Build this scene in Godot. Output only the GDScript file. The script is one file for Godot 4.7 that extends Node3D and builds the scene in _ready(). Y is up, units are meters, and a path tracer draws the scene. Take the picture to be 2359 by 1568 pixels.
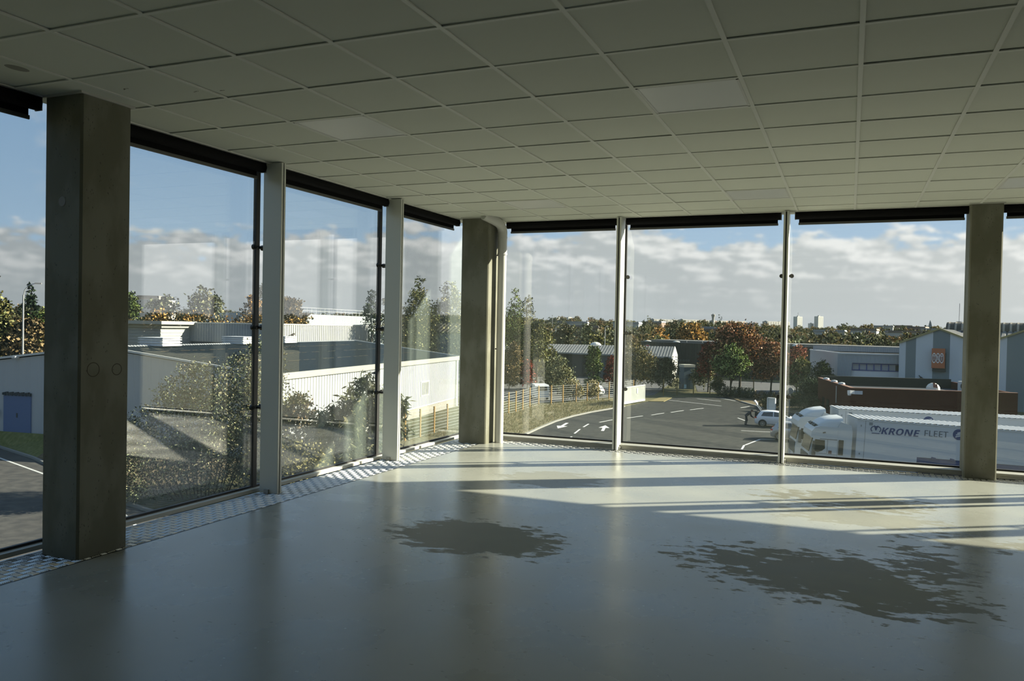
extends Node3D
# Empty glazed corner office on an upper floor, looking out over an industrial estate in autumn sun.
# Metres, y up, the office floor is y = 0, the ground outside is y = -7.2.

const CEIL := 2.855
const GROUND := -7.2
const GLASS_L := -4.815      # plane of the left glass wall (x)
const GLASS_R := -9.925      # plane of the right glass wall (z)
const SUN_FROM := Vector3(0.7584, 0.4163, -0.5015)

var rng := RandomNumberGenerator.new()
var taken := {}
var mats := {}


func _ready() -> void:
	rng.seed = 7
	setup_view()
	room_shell()
	glass_walls()
	columns_and_pipe()
	blinds()
	ceiling_grid()
	grounds()
	warehouses()
	yard()
	vehicles()
	trees()
	city()


# ------------------------------------------------------------------ camera, sky, sun
func setup_view() -> void:
	var cam := Camera3D.new()
	cam.name = "camera"
	cam.position = Vector3(0, 1.475, 0)
	cam.rotation = Vector3(-0.0158147, 0.396706, 0.0191547)
	cam.fov = 45.8
	cam.near = 0.05
	cam.far = 6000.0
	add_child(cam)
	cam.current = true
	var env := Environment.new()
	env.background_mode = Environment.BG_SKY
	env.tonemap_mode = Environment.TONE_MAPPER_LINEAR
	env.tonemap_exposure = 1.03
	env.sdfgi_enabled = true
	env.ssao_enabled = true
	env.ssil_enabled = true
	env.sky = Sky.new()
	env.sky.sky_material = PanoramaSkyMaterial.new()
	env.sky.sky_material.panorama = ImageTexture.create_from_image(sky_image())
	var world := WorldEnvironment.new()
	world.name = "world"
	world.environment = env
	add_child(world)
	var sun := DirectionalLight3D.new()
	sun.name = "sun"
	sun.light_color = Color(0.985, 0.965, 0.865)
	sun.light_energy = 5.2
	sun.light_angular_distance = 0.55
	sun.shadow_enabled = true
	sun.directional_shadow_max_distance = 400.0
	sun.sky_mode = DirectionalLight3D.SKY_MODE_LIGHT_ONLY
	add_child(sun)
	sun.look_at_from_position(SUN_FROM * 50.0, Vector3.ZERO, Vector3.UP)


var n_big := FastNoiseLite.new()
var n_mid := FastNoiseLite.new()
var n_fine := FastNoiseLite.new()


# Colour of the air and the clouds in one direction: AZ degrees to the right of -z, EL degrees up.
func sky_at(az: float, el: float) -> Color:
	var e := maxf(el, 0.0)
	var k := 1.0 - exp(-e / 11.0)
	var blue := Color(0.49, 0.66, 0.78).lerp(Color(0.17, 0.34, 0.58), k)
	blue = blue.lerp(Color(0.18, 0.29, 0.46), clampf((e - 18.0) / 60.0, 0, 1))
	var r := deg_to_rad(az)
	var h := deg_to_rad(e)
	var d := Vector3(sin(r) * cos(h), sin(h), -cos(r) * cos(h))
	var near_sun := d.dot(SUN_FROM)
	var off := rad_to_deg(acos(clampf(near_sun, -1, 1)))
	# position on a cloud sheet that flattens towards the horizon
	var ux := sin(r) * 30.0
	var uz := -cos(r) * 30.0
	var v := e * (1.35 if e < 9.0 else 1.0)
	var big := n_big.get_noise_3d(ux, v * 1.3, uz)
	var fine := n_fine.get_noise_3d(ux * 2.2, v * 2.4, uz * 2.2)
	var mid := n_mid.get_noise_3d(ux * 1.5, v * 1.9, uz * 1.5)
	var edge := 6.7 + 1.3 * n_big.get_noise_3d(ux * 0.7 + 40.0, 3.0, uz * 0.7) + 1.3 * sin(deg_to_rad(az + 20.0))
	var body := clampf((edge - e) * 0.95 + mid * 1.9 + fine * 0.9, 0.0, 1.0)
	body = smoothstep(0.05, 0.75, body)
	var high := clampf(big * 1.7 + mid * 0.9 + fine * 0.5 - 0.55, 0.0, 1.0) * clampf((e - 6.0) / 8.0, 0, 1) * 0.75
	var cover := maxf(body, high)
	# sunlit on the side that faces the sun, grey beneath
	var up := n_mid.get_noise_3d((ux + 0.5) * 1.5, (v + 0.65) * 1.9, (uz + 0.2) * 1.5) + n_fine.get_noise_3d((ux + 0.3) * 2.2, (v + 0.35) * 2.4, uz * 2.2) * 0.6
	var lit := clampf(0.24 + (mid + fine * 0.6 - up) * 1.25 + (e - edge + 1.6) * 0.13, 0.0, 1.0)
	lit = lit * clampf((e - 0.6) / 4.2, 0.18, 1.0)
	var streak := n_mid.get_noise_3d(ux * 0.5 + 9.0, e * 9.0, uz * 0.5) * clampf(1.0 - e / 4.0, 0.0, 1.0)
	lit = clampf(lit + streak * 0.3, 0.0, 1.0)
	var cloud := Color(0.405, 0.455, 0.475).lerp(Color(0.72, 0.75, 0.745), lit)
	var c := blue.lerp(cloud, cover)
	# pale haze along the horizon
	c = c.lerp(Color(0.42, 0.49, 0.525), 0.75 * exp(-e / 0.9))
	var glow := exp(-off / 22.0)
	c = c + Color(1.0, 0.95, 0.85) * glow * (0.8 + 1.6 * cover)
	return c


func sky_image() -> Image:
	n_big.seed = 11
	n_big.frequency = 0.16
	n_big.fractal_octaves = 3
	n_mid.seed = 23
	n_mid.frequency = 0.22
	n_mid.fractal_octaves = 5
	n_fine.seed = 31
	n_fine.frequency = 0.55
	n_fine.fractal_octaves = 4
	var w := 2880
	var h := 1440
	var im := Image.create(w / 6, h / 6, false, Image.FORMAT_RGBF)
	for y in h / 6:
		for x in w / 6:
			im.set_pixel(x, y, sky_at((x + 0.5) * 6.0 * 360.0 / w, 90.0 - (y + 0.5) * 6.0 * 180.0 / h))
	im.resize(w, h, Image.INTERPOLATE_BILINEAR)
	# the same sky again, finer, where clouds stand low
	for y in range(h / 2 - 150, h / 2 + 2):
		for x in range(-520, 560):
			im.set_pixel(posmod(x, w), y, sky_at((x + 0.5) * 360.0 / w, 90.0 - (y + 0.5) * 180.0 / h))
	return im


# ------------------------------------------------------------------ naming
func numbered(called: String) -> String:
	var n: int = taken.get(called, 0)
	taken[called] = n + 1
	return called if n == 0 else "%s_%03d" % [called, n]


func tag(o: Node3D, label := "", category := "", group := "", kind := "") -> Node3D:
	if label: o.set_meta("label", label)
	if category: o.set_meta("category", category)
	if group: o.set_meta("group", group)
	if kind: o.set_meta("kind", kind)
	return o


func thing(called: String, label: String, category: String, at := Vector3.ZERO, turn := 0.0, group := "") -> Node3D:
	var o := Node3D.new()
	o.name = numbered(called)
	add_child(o)
	o.position = at
	o.rotation.y = turn
	return tag(o, label, category, group)


func struct(called: String, label := "") -> Node3D:
	var o := Node3D.new()
	o.name = called
	add_child(o)
	return tag(o, label, "", "", "structure")


func obj(called: String, st: Variant, m: Material, parent: Node3D = null) -> MeshInstance3D:
	var o := MeshInstance3D.new()
	if st is SurfaceTool:
		st.generate_normals()
		o.mesh = st.commit()
	else:
		o.mesh = st
	o.material_override = m
	if parent == null:
		o.name = numbered(called)
		add_child(o)
	else:
		o.name = called
		parent.add_child(o, true)
	return o


func stuff(o: Node3D) -> Node3D:
	o.set_meta("kind", "stuff")
	return o


# ------------------------------------------------------------------ materials
func mat(r: float, g: float, b: float, rough := 0.8, metal := 0.0, spec := 0.5) -> StandardMaterial3D:
	var key := "%.3f %.3f %.3f %.2f %.2f %.2f" % [r, g, b, rough, metal, spec]
	if not mats.has(key):
		var m := StandardMaterial3D.new()
		m.albedo_color = Color(r, g, b).linear_to_srgb()   # given as linear reflectances
		m.roughness = rough
		m.metallic = metal
		m.metallic_specular = spec
		m.cull_mode = BaseMaterial3D.CULL_DISABLED
		mats[key] = m
	return mats[key]


# a material whose colour wanders between A and B with noise, in world axes
func mottled(key: String, a: Color, b: Color, freq: float, scale: float, rough := 0.85, seed_ := 1, octaves := 5, relief := 0.0) -> StandardMaterial3D:
	if not mats.has(key):
		var n := FastNoiseLite.new()
		n.seed = seed_
		n.frequency = freq
		n.fractal_octaves = octaves
		var t := NoiseTexture2D.new()
		t.width = 512
		t.height = 512
		t.seamless = true
		t.noise = n
		var g := Gradient.new()
		g.set_color(0, a.linear_to_srgb())
		g.set_color(1, b.linear_to_srgb())
		g.set_offset(0, 0.25)
		g.set_offset(1, 0.75)
		t.color_ramp = g
		var m := StandardMaterial3D.new()
		m.albedo_texture = t
		m.roughness = rough
		m.cull_mode = BaseMaterial3D.CULL_DISABLED
		m.metallic_specular = 0.22
		m.uv1_triplanar = true
		m.uv1_world_triplanar = true
		m.uv1_scale = Vector3.ONE * scale
		if relief > 0.0:
			m.heightmap_enabled = true
			m.heightmap_scale = relief
			m.heightmap_texture = t
		mats[key] = m
	return mats[key]


func glass() -> StandardMaterial3D:
	if not mats.has("glass"):
		var m := StandardMaterial3D.new()
		m.albedo_color = Color(0.86, 0.93, 0.9, 0.03)
		m.transparency = BaseMaterial3D.TRANSPARENCY_ALPHA
		m.roughness = 0.0
		mats["glass"] = m
	return mats["glass"]


func leafy() -> StandardMaterial3D:
	if not mats.has("leafy"):
		var m := StandardMaterial3D.new()
		m.vertex_color_use_as_albedo = true
		m.roughness = 0.6
		m.metallic_specular = 0.35
		m.backlight_enabled = true
		m.backlight = Color(0.55, 0.55, 0.4)
		m.cull_mode = BaseMaterial3D.CULL_DISABLED
		mats["leafy"] = m
	return mats["leafy"]


# ------------------------------------------------------------------ shapes
func mb() -> SurfaceTool:
	var s := SurfaceTool.new()
	s.begin(Mesh.PRIMITIVE_TRIANGLES)
	s.set_smooth_group(-1)
	return s


func quad(s: SurfaceTool, a: Vector3, b: Vector3, c: Vector3, d: Vector3) -> void:
	for p in [a, b, c, a, c, d]:
		s.add_vertex(p)


# box by centre and size, turned by B about its centre
func bx(s: SurfaceTool, c: Vector3, size: Vector3, b := Basis.IDENTITY) -> void:
	var h := size * 0.5
	var v := []
	for k in 8:
		v.append(c + b * Vector3(h.x if k & 1 else -h.x, h.y if k & 2 else -h.y, h.z if k & 4 else -h.z))
	quad(s, v[4], v[6], v[7], v[5])
	quad(s, v[1], v[3], v[2], v[0])
	quad(s, v[5], v[7], v[3], v[1])
	quad(s, v[0], v[2], v[6], v[4])
	quad(s, v[6], v[2], v[3], v[7])
	quad(s, v[0], v[4], v[5], v[1])


# box from corner to corner
func bb(s: SurfaceTool, lo: Vector3, hi: Vector3) -> void:
	bx(s, (lo + hi) * 0.5, (hi - lo).abs())


# upright prism over a plan of Vector2(x, z) points, from Y0 up to Y1
func prism(s: SurfaceTool, plan: PackedVector2Array, y0: float, y1: float, xf := Transform3D.IDENTITY) -> void:
	var n := plan.size()
	var area := 0.0
	for i in n:
		area += plan[i].cross(plan[(i + 1) % n])
	var p := plan.duplicate()
	if area < 0.0:
		p.reverse()
	for i in n:
		var a := p[i]
		var b := p[(i + 1) % n]
		quad(s, xf * Vector3(b.x, y0, b.y), xf * Vector3(b.x, y1, b.y), xf * Vector3(a.x, y1, a.y), xf * Vector3(a.x, y0, a.y))
	var t := Geometry2D.triangulate_polygon(p)
	for k in range(0, t.size(), 3):
		var q := [p[t[k]], p[t[k + 1]], p[t[k + 2]]]
		if (q[1] - q[0]).cross(q[2] - q[0]) < 0.0:
			q.reverse()
		for m in [0, 1, 2]:
			s.add_vertex(xf * Vector3(q[m].x, y1, q[m].y))
		for m in [0, 2, 1]:
			s.add_vertex(xf * Vector3(q[m].x, y0, q[m].y))


# outline of Vector2(x, y) points with depth from Z0 to Z1
func poly_z(s: SurfaceTool, outline: Array, z0: float, z1: float) -> void:
	prism(s, PackedVector2Array(outline), -z1, -z0, Transform3D(Basis(Vector3.RIGHT, Vector3.FORWARD, Vector3.UP), Vector3.ZERO))


# trapezoid-ribbed sheet between two lines A0-A1 (foot) and B0-B1 (head); ribs run from foot to head
func ribbed(s: SurfaceTool, a0: Vector3, a1: Vector3, b0: Vector3, b1: Vector3, out: Vector3, pitch: float, deep: float) -> void:
	var n := maxi(1, int(round(a0.distance_to(a1) / pitch)))
	var steps := [[0.0, 0.0], [0.58, 0.0], [0.68, -1.0], [0.90, -1.0], [1.0, 0.0]]
	for i in n:
		for k in 4:
			var p: Array = steps[k]
			var q: Array = steps[k + 1]
			var t0: float = (i + p[0]) / n
			var t1: float = (i + q[0]) / n
			var o0: Vector3 = out * deep * p[1]
			var o1: Vector3 = out * deep * q[1]
			quad(s, a0.lerp(a1, t0) + o0, b0.lerp(b1, t0) + o0, b0.lerp(b1, t1) + o1, a0.lerp(a1, t1) + o1)


# a round bar along points, with a radius for each
func tube(s: SurfaceTool, pts: Array, radii: Array, n := 10, caps := true) -> void:
	s.set_smooth_group(0)
	var rings := []
	var x := Vector3.ZERO
	for i in pts.size():
		var dir: Vector3 = (pts[mini(i + 1, pts.size() - 1)] - pts[maxi(i - 1, 0)]).normalized()
		if i == 0:
			x = dir.cross(Vector3.UP if absf(dir.y) < 0.9 else Vector3.RIGHT).normalized()
		else:
			x = (x - dir * x.dot(dir)).normalized()
		var y := dir.cross(x)
		var ring := []
		for k in n:
			var a := TAU * k / n
			ring.append(pts[i] + (x * cos(a) + y * sin(a)) * radii[i])
		rings.append(ring)
	for i in rings.size() - 1:
		for k in n:
			var m := (k + 1) % n
			quad(s, rings[i][k], rings[i][m], rings[i + 1][m], rings[i + 1][k])
	s.set_smooth_group(-1)
	if caps:
		for e in [0, rings.size() - 1]:
			for k in n:
				var tri := [pts[e], rings[e][(k + 1) % n], rings[e][k]]
				if e > 0:
					tri.reverse()
				for p in tri:
					s.add_vertex(p)


func bar(s: SurfaceTool, a: Vector3, b: Vector3, r: float, n := 8) -> void:
	tube(s, [a, b], [r, r], n)


# solid of revolution about the axis of XF's y: PROFILE holds Vector2(radius, height)
func lathe(s: SurfaceTool, profile: Array, n: int, xf := Transform3D.IDENTITY) -> void:
	for i in profile.size() - 1:
		var p: Vector2 = profile[i]
		var q: Vector2 = profile[i + 1]
		for k in n:
			var a := TAU * k / n
			var b := TAU * (k + 1) / n
			var v := [Vector3(cos(a) * p.x, p.y, sin(a) * p.x), Vector3(cos(a) * q.x, q.y, sin(a) * q.x), Vector3(cos(b) * q.x, q.y, sin(b) * q.x), Vector3(cos(b) * p.x, p.y, sin(b) * p.x)]
			quad(s, xf * v[0], xf * v[1], xf * v[2], xf * v[3])


# raised lettering that stands in the plane of BASIS
func lettering(called: String, text: String, at: Vector3, basis_: Basis, high: float, m: Material, parent: Node3D, bold := true, wide := 0.0, font_name := "Droid Sans") -> MeshInstance3D:
	var t := TextMesh.new()
	var f := SystemFont.new()
	f.font_names = PackedStringArray([font_name])
	if bold:
		f.font_weight = 700
	t.font = f
	t.text = text
	t.font_size = 64
	t.pixel_size = 0.01
	t.depth = 0.02
	t.curve_step = 1.0
	var box := t.get_aabb()
	var k := high / maxf(box.size.y, 0.01)
	var kx := k if wide <= 0.0 else wide / maxf(box.size.x, 0.01)
	var o := MeshInstance3D.new()
	o.name = called
	o.mesh = t
	o.material_override = m
	parent.add_child(o, true)
	o.transform = Transform3D(basis_ * Basis.from_scale(Vector3(kx, k, 1.0)), at)
	return o


# ------------------------------------------------------------------ the room
const BACK := 5.2            # the room runs back to here behind the camera (z)
const SIDE := 10.6           # and to here on the right (x)

func room_shell() -> void:
	var fl := struct("floor", "polished grey concrete floor with dull damp-looking stains")
	var s := mb()
	s.set_smooth_group(-1)
	# the slab that the photograph shows, with its stains laid out in metres
	var lo := Vector2(-4.28, -9.42)
	var hi := Vector2(4.72, -0.42)
	for q in [[lo.x, lo.y], [lo.x, hi.y], [hi.x, hi.y], [lo.x, lo.y], [hi.x, hi.y], [hi.x, lo.y]]:
		s.set_uv(Vector2((q[0] - lo.x) / 9.0, (q[1] - lo.y) / 9.0))
		s.add_vertex(Vector3(q[0], 0, q[1]))
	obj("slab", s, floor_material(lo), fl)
	s = mb()
	bb(s, Vector3(lo.x, -0.2, hi.y), Vector3(SIDE, 0.0, BACK))
	bb(s, Vector3(hi.x, -0.2, lo.y), Vector3(SIDE, 0.0, hi.y))
	bb(s, Vector3(lo.x, -0.2, lo.y), Vector3(hi.x, -0.01, hi.y))
	bb(s, Vector3(GLASS_L - 0.1, -0.35, GLASS_R - 0.1), Vector3(SIDE + 0.3, -0.06, BACK + 0.3))
	obj("slab", s, mottled("plain concrete", Color(0.25, 0.25, 0.24), Color(0.32, 0.32, 0.305), 0.012, 0.5, 0.3, 3), fl)
	tread_plate("trim_1", "aluminium tread plate strip along the foot of the left glass wall", -4.72, -4.29, -9.7, BACK, false)
	tread_plate("trim_2", "aluminium tread plate strip along the foot of the far glass wall", -4.29, SIDE, -9.70, -9.43, true)
	# walls that close the room outside the frame
	var plaster := mottled("plaster", Color(0.30, 0.30, 0.28), Color(0.34, 0.34, 0.32), 0.01, 0.5, 0.9, 5)
	var back := struct("wall_back")
	s = mb()
	bb(s, Vector3(GLASS_L, -0.3, BACK), Vector3(SIDE, CEIL + 0.3, BACK + 0.25))
	obj("wall", s, plaster, back)
	var side := struct("wall_right")
	s = mb()
	bb(s, Vector3(SIDE, -0.3, GLASS_R), Vector3(SIDE + 0.25, CEIL + 0.3, BACK + 0.25))
	obj("wall", s, plaster, side)
	var left := struct("wall_left")
	s = mb()
	bb(s, Vector3(GLASS_L - 0.15, -0.3, 2.34), Vector3(GLASS_L + 0.1, CEIL + 0.3, BACK))
	obj("wall", s, plaster, left)
	var body := struct("wall_outside")
	s = mb()
	bb(s, Vector3(GLASS_L - 0.1, GROUND, GLASS_R - 0.1), Vector3(SIDE + 0.3, -0.36, BACK + 0.3))
	obj("wall", s, plaster, body)


# Concrete with soft clouding; a few sharp-edged stains have taken the polish off and browned it.
func floor_material(lo: Vector2) -> StandardMaterial3D:
	var n := FastNoiseLite.new()
	n.seed = 4
	n.frequency = 1.1
	n.fractal_octaves = 5
	var rag := FastNoiseLite.new()
	rag.seed = 9
	rag.frequency = 2.4
	rag.fractal_octaves = 6
	rag.fractal_gain = 0.62
	var speck := FastNoiseLite.new()
	speck.seed = 17
	speck.frequency = 9.0
	speck.fractal_octaves = 3
	# stains: centre x, z; radii; raggedness; strength
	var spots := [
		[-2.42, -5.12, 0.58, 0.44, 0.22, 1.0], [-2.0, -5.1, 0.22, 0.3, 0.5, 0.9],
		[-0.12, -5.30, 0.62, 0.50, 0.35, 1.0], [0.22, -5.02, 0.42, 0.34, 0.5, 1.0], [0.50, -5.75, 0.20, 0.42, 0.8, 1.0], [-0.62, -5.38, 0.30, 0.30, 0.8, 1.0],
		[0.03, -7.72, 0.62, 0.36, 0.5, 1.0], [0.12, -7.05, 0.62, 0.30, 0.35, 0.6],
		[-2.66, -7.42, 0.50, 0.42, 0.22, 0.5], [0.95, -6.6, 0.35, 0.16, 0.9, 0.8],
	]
	var size := 1536
	var color := Image.create(size, size, false, Image.FORMAT_RGB8)
	var gloss := Image.create(size, size, false, Image.FORMAT_RGB8)
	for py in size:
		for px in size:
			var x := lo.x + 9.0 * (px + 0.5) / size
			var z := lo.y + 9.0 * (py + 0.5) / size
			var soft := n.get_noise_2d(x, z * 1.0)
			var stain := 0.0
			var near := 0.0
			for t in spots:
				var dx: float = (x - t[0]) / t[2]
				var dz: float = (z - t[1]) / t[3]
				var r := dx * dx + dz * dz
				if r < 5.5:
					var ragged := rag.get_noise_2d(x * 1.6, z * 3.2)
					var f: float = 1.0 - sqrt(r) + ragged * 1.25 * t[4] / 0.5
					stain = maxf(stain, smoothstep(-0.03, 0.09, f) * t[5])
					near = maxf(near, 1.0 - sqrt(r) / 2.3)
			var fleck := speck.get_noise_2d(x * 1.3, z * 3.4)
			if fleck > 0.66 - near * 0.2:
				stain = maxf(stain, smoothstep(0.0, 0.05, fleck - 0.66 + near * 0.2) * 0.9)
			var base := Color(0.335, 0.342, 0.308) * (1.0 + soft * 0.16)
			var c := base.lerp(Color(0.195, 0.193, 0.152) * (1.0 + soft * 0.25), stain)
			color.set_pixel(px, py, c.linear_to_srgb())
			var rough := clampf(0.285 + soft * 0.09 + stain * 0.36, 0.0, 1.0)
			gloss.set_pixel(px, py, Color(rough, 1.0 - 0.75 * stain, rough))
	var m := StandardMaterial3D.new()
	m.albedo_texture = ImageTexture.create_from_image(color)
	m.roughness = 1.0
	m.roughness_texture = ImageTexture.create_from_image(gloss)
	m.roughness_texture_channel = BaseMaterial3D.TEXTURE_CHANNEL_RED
	m.metallic_specular = 0.55
	return m


# five-bar tread plate: a sheet with groups of raised bars, turned by quarter from one group to the next
func tread_plate(called: String, label: String, x0: float, x1: float, z0: float, z1: float, across: bool) -> void:
	var t := struct(called, label)
	var alu := mat(0.50, 0.50, 0.49, 0.34, 1.0)
	var s := mb()
	bb(s, Vector3(x0, -0.05, z0), Vector3(x1, -0.006, z1))
	obj("plate", s, mat(0.10, 0.105, 0.11, 0.5, 0.6), t)
	# a dark seam where the plate meets the concrete
	s = mb()
	if across:
		bb(s, Vector3(-4.28, -0.05, z1), Vector3(x1, -0.012, z1 + 0.011))
	else:
		bb(s, Vector3(x1, -0.05, z0 + 0.27), Vector3(x1 + 0.011, -0.012, z1))
	obj("seam", s, mat(0.03, 0.03, 0.03, 0.9), t)
	var one := mb()
	# a raised bar with bevelled flanks
	var h := 0.0045
	var l := 0.0215
	var w := 0.0042
	var a := [Vector3(-l, 0, -w), Vector3(l, 0, -w), Vector3(l, 0, w), Vector3(-l, 0, w)]
	var b := [Vector3(-l * 0.8, h, -w * 0.4), Vector3(l * 0.8, h, -w * 0.4), Vector3(l * 0.8, h, w * 0.4), Vector3(-l * 0.8, h, w * 0.4)]
	for k in 4:
		var m := (k + 1) % 4
		quad(one, a[k], a[m], b[m], b[k])
	quad(one, b[0], b[1], b[2], b[3])
	one.generate_normals()
	var places: Array[Transform3D] = []
	var pitch := 0.058
	var lim_z := minf(z1, 0.2)
	var lim_x := minf(x1, 4.5)
	var i := 0
	var x := x0 + 0.012
	while x < lim_x - 0.02:
		var j := 0
		var z := z0 + 0.012
		while z < lim_z - 0.02:
			var turned := (i + j) % 2 == 0
			for k in range(-2, 3):
				var off := k * 0.0112
				var c := Vector3(x + pitch * 0.36, -0.006, z + pitch * 0.36)
				if turned:
					places.append(Transform3D(Basis.IDENTITY, c + Vector3(0, 0, off)))
				else:
					places.append(Transform3D(Basis(Vector3.UP, PI / 2), c + Vector3(off, 0, 0)))
			z += pitch
			j += 1
		x += pitch
		i += 1
	var mm := MultiMesh.new()
	mm.transform_format = MultiMesh.TRANSFORM_3D
	mm.mesh = one.commit()
	mm.instance_count = places.size()
	for k in places.size():
		mm.set_instance_transform(k, places[k])
	var o := MultiMeshInstance3D.new()
	o.name = "tread_pattern"
	o.multimesh = mm
	o.material_override = alu
	t.add_child(o)
	stuff(o)


# fins of the glass walls: centres along each wall, and the columns that take the place of some
const FINS_L := [-5.655, -7.655, -1.66]
const FINS_R := [-2.63, -0.69, 3.2, 5.15, 9.05]

func glass_walls() -> void:
	var g := glass()
	var gasket := mat(0.012, 0.012, 0.013, 0.5)
	var alu := mat(0.55, 0.55, 0.53, 0.42, 0.35)
	var n := 1
	var zs := [2.34, 0.34, -1.66, -3.70, -5.655, -7.655, GLASS_R]
	for i in zs.size() - 1:
		var w := struct("window_%d" % n, "fixed glass pane of the left wall")
		n += 1
		var s := mb()
		bb(s, Vector3(GLASS_L - 0.002, 0.04, zs[i + 1] + 0.011), Vector3(GLASS_L + 0.006, CEIL + 0.12, zs[i] - 0.011))
		obj("pane", s, g, w)
		s = mb()
		bb(s, Vector3(GLASS_L - 0.026, 0.04, zs[i + 1] + 0.011), Vector3(GLASS_L - 0.018, CEIL + 0.12, zs[i] - 0.011))
		obj("pane", s, g, w)
		s = mb()
		bb(s, Vector3(GLASS_L - 0.02, 0.0, zs[i + 1]), Vector3(-4.745, 0.030, zs[i]))
		obj("sill", s, mat(0.66, 0.66, 0.62, 0.5), w)
		s = mb()
		bb(s, Vector3(GLASS_L - 0.012, 0.030, zs[i + 1]), Vector3(GLASS_L + 0.014, 0.047, zs[i]))
		obj("gasket", s, gasket, w)
		s = mb()
		bb(s, Vector3(GLASS_L - 0.018, 0.03, zs[i + 1] - 0.024), Vector3(GLASS_L + 0.016, CEIL + 0.1, zs[i + 1] + 0.024))
		obj("joint", s, gasket, w)
	var xs := [GLASS_L, -2.63, -0.69, 1.28, 3.2, 5.15, 7.1, 9.05, SIDE]
	for i in xs.size() - 1:
		var w := struct("window_%d" % n, "fixed glass pane of the far wall")
		n += 1
		var s := mb()
		bb(s, Vector3(xs[i] + 0.011, 0.05, GLASS_R - 0.002), Vector3(xs[i + 1] - 0.011, CEIL + 0.12, GLASS_R + 0.006))
		obj("pane", s, g, w)
		s = mb()
		bb(s, Vector3(xs[i], 0.0, GLASS_R - 0.02), Vector3(xs[i + 1], 0.052, -9.72))
		bb(s, Vector3(xs[i], 0.0, -9.72), Vector3(xs[i + 1], 0.022, -9.70))
		obj("sill", s, mat(0.34, 0.335, 0.30, 0.5), w)
		s = mb()
		bb(s, Vector3(xs[i], 0.052, GLASS_R - 0.012), Vector3(xs[i + 1], 0.07, GLASS_R + 0.014))
		obj("gasket", s, gasket, w)
		s = mb()
		bb(s, Vector3(xs[i + 1] - 0.020, 0.05, GLASS_R - 0.016), Vector3(xs[i + 1] + 0.020, CEIL + 0.1, GLASS_R + 0.018))
		obj("joint", s, gasket, w)
	# an opening stile between two fins outside the frame, whose thin shadow crosses the floor
	var st := mb()
	bb(st, Vector3(3.84, 0.05, GLASS_R + 0.01), Vector3(3.90, CEIL, GLASS_R + 0.06))
	var stile := struct("trim_3")
	obj("stile", st, alu, stile)
	var where_l := ["grey aluminium window fin beside the large concrete pillar, second from the corner", "grey aluminium window fin on the left wall closest to the corner pillar", "grey aluminium window fin on the left wall behind the viewer's side of the pillar"]
	for i in FINS_L.size():
		fin(Vector3(-4.53, 0, FINS_L[i]), 0.0, where_l[i])
	var where_r := ["grey aluminium window fin with a sunlit side, first right of the corner pipe", "thin grey aluminium window fin in front of the parked trucks", "grey aluminium window fin just right of the far right pillar", "grey aluminium window fin of the far wall, second right of the pillar", "grey aluminium window fin of the far wall near the right end"]
	for i in FINS_R.size():
		fin(Vector3(FINS_R[i], 0, -9.59), -PI / 2, where_r[i])


# Local axes: +x is the edge that faces the room, glass lies towards -x.
func fin(at: Vector3, turn: float, label: String) -> void:
	var o := thing("window_mullion", label, "mullion", at, turn, "aluminium fins of the glass walls")
	var deep := 0.19
	var w := 0.029
	var s := mb()
	prism(s, PackedVector2Array([Vector2(-deep, -w), Vector2(-0.002, -w), Vector2(0, -w + 0.002), Vector2(0, -0.008), Vector2(-0.014, -0.008), Vector2(-0.014, 0.008), Vector2(0, 0.008), Vector2(0, w - 0.002), Vector2(-0.002, w), Vector2(-deep, w)]), 0.0, CEIL)
	obj("post", s, mat(0.72, 0.73, 0.68, 0.42, 0.1), o)
	s = mb()
	bb(s, Vector3(-0.0139, 0.001, -0.0078), Vector3(-0.010, CEIL - 0.01, 0.0078))
	obj("groove", s, mat(0.015, 0.015, 0.015, 0.7), o)
	s = mb()
	bb(s, Vector3(-0.13, -0.004, w), Vector3(-0.085, 0.032, w + 0.02))
	obj("foot_bracket", s, mat(0.45, 0.45, 0.43, 0.5, 0.2), o)
	s = mb()
	bb(s, Vector3(-0.13, -0.004, -w - 0.02), Vector3(-0.085, 0.032, -w))
	obj("foot_bracket", s, mat(0.45, 0.45, 0.43, 0.5, 0.2), o)
	var dark := mat(0.05, 0.05, 0.047, 0.35, 0.7)
	for y in [2.135, 1.435, 0.735]:
		s = mb()
		tube(s, [Vector3(-deep, y, 0), Vector3(-0.235, y, 0), Vector3(-0.27, y, 0)], [0.009, 0.011, 0.016], 8)
		for k in [-1, 1]:
			bar(s, Vector3(-0.262, y, 0), Vector3(-0.262, y, k * 0.052), 0.012)
			lathe(s, [Vector2(0, -0.016), Vector2(0.019, -0.016), Vector2(0.024, -0.011), Vector2(0.024, 0.013), Vector2(0.019, 0.017), Vector2(0, 0.017)], 14, Transform3D(Basis(Vector3.FORWARD, PI / 2), Vector3(-0.262, y, k * 0.056)))
		obj("glass_clamp", s, dark, o)


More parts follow.
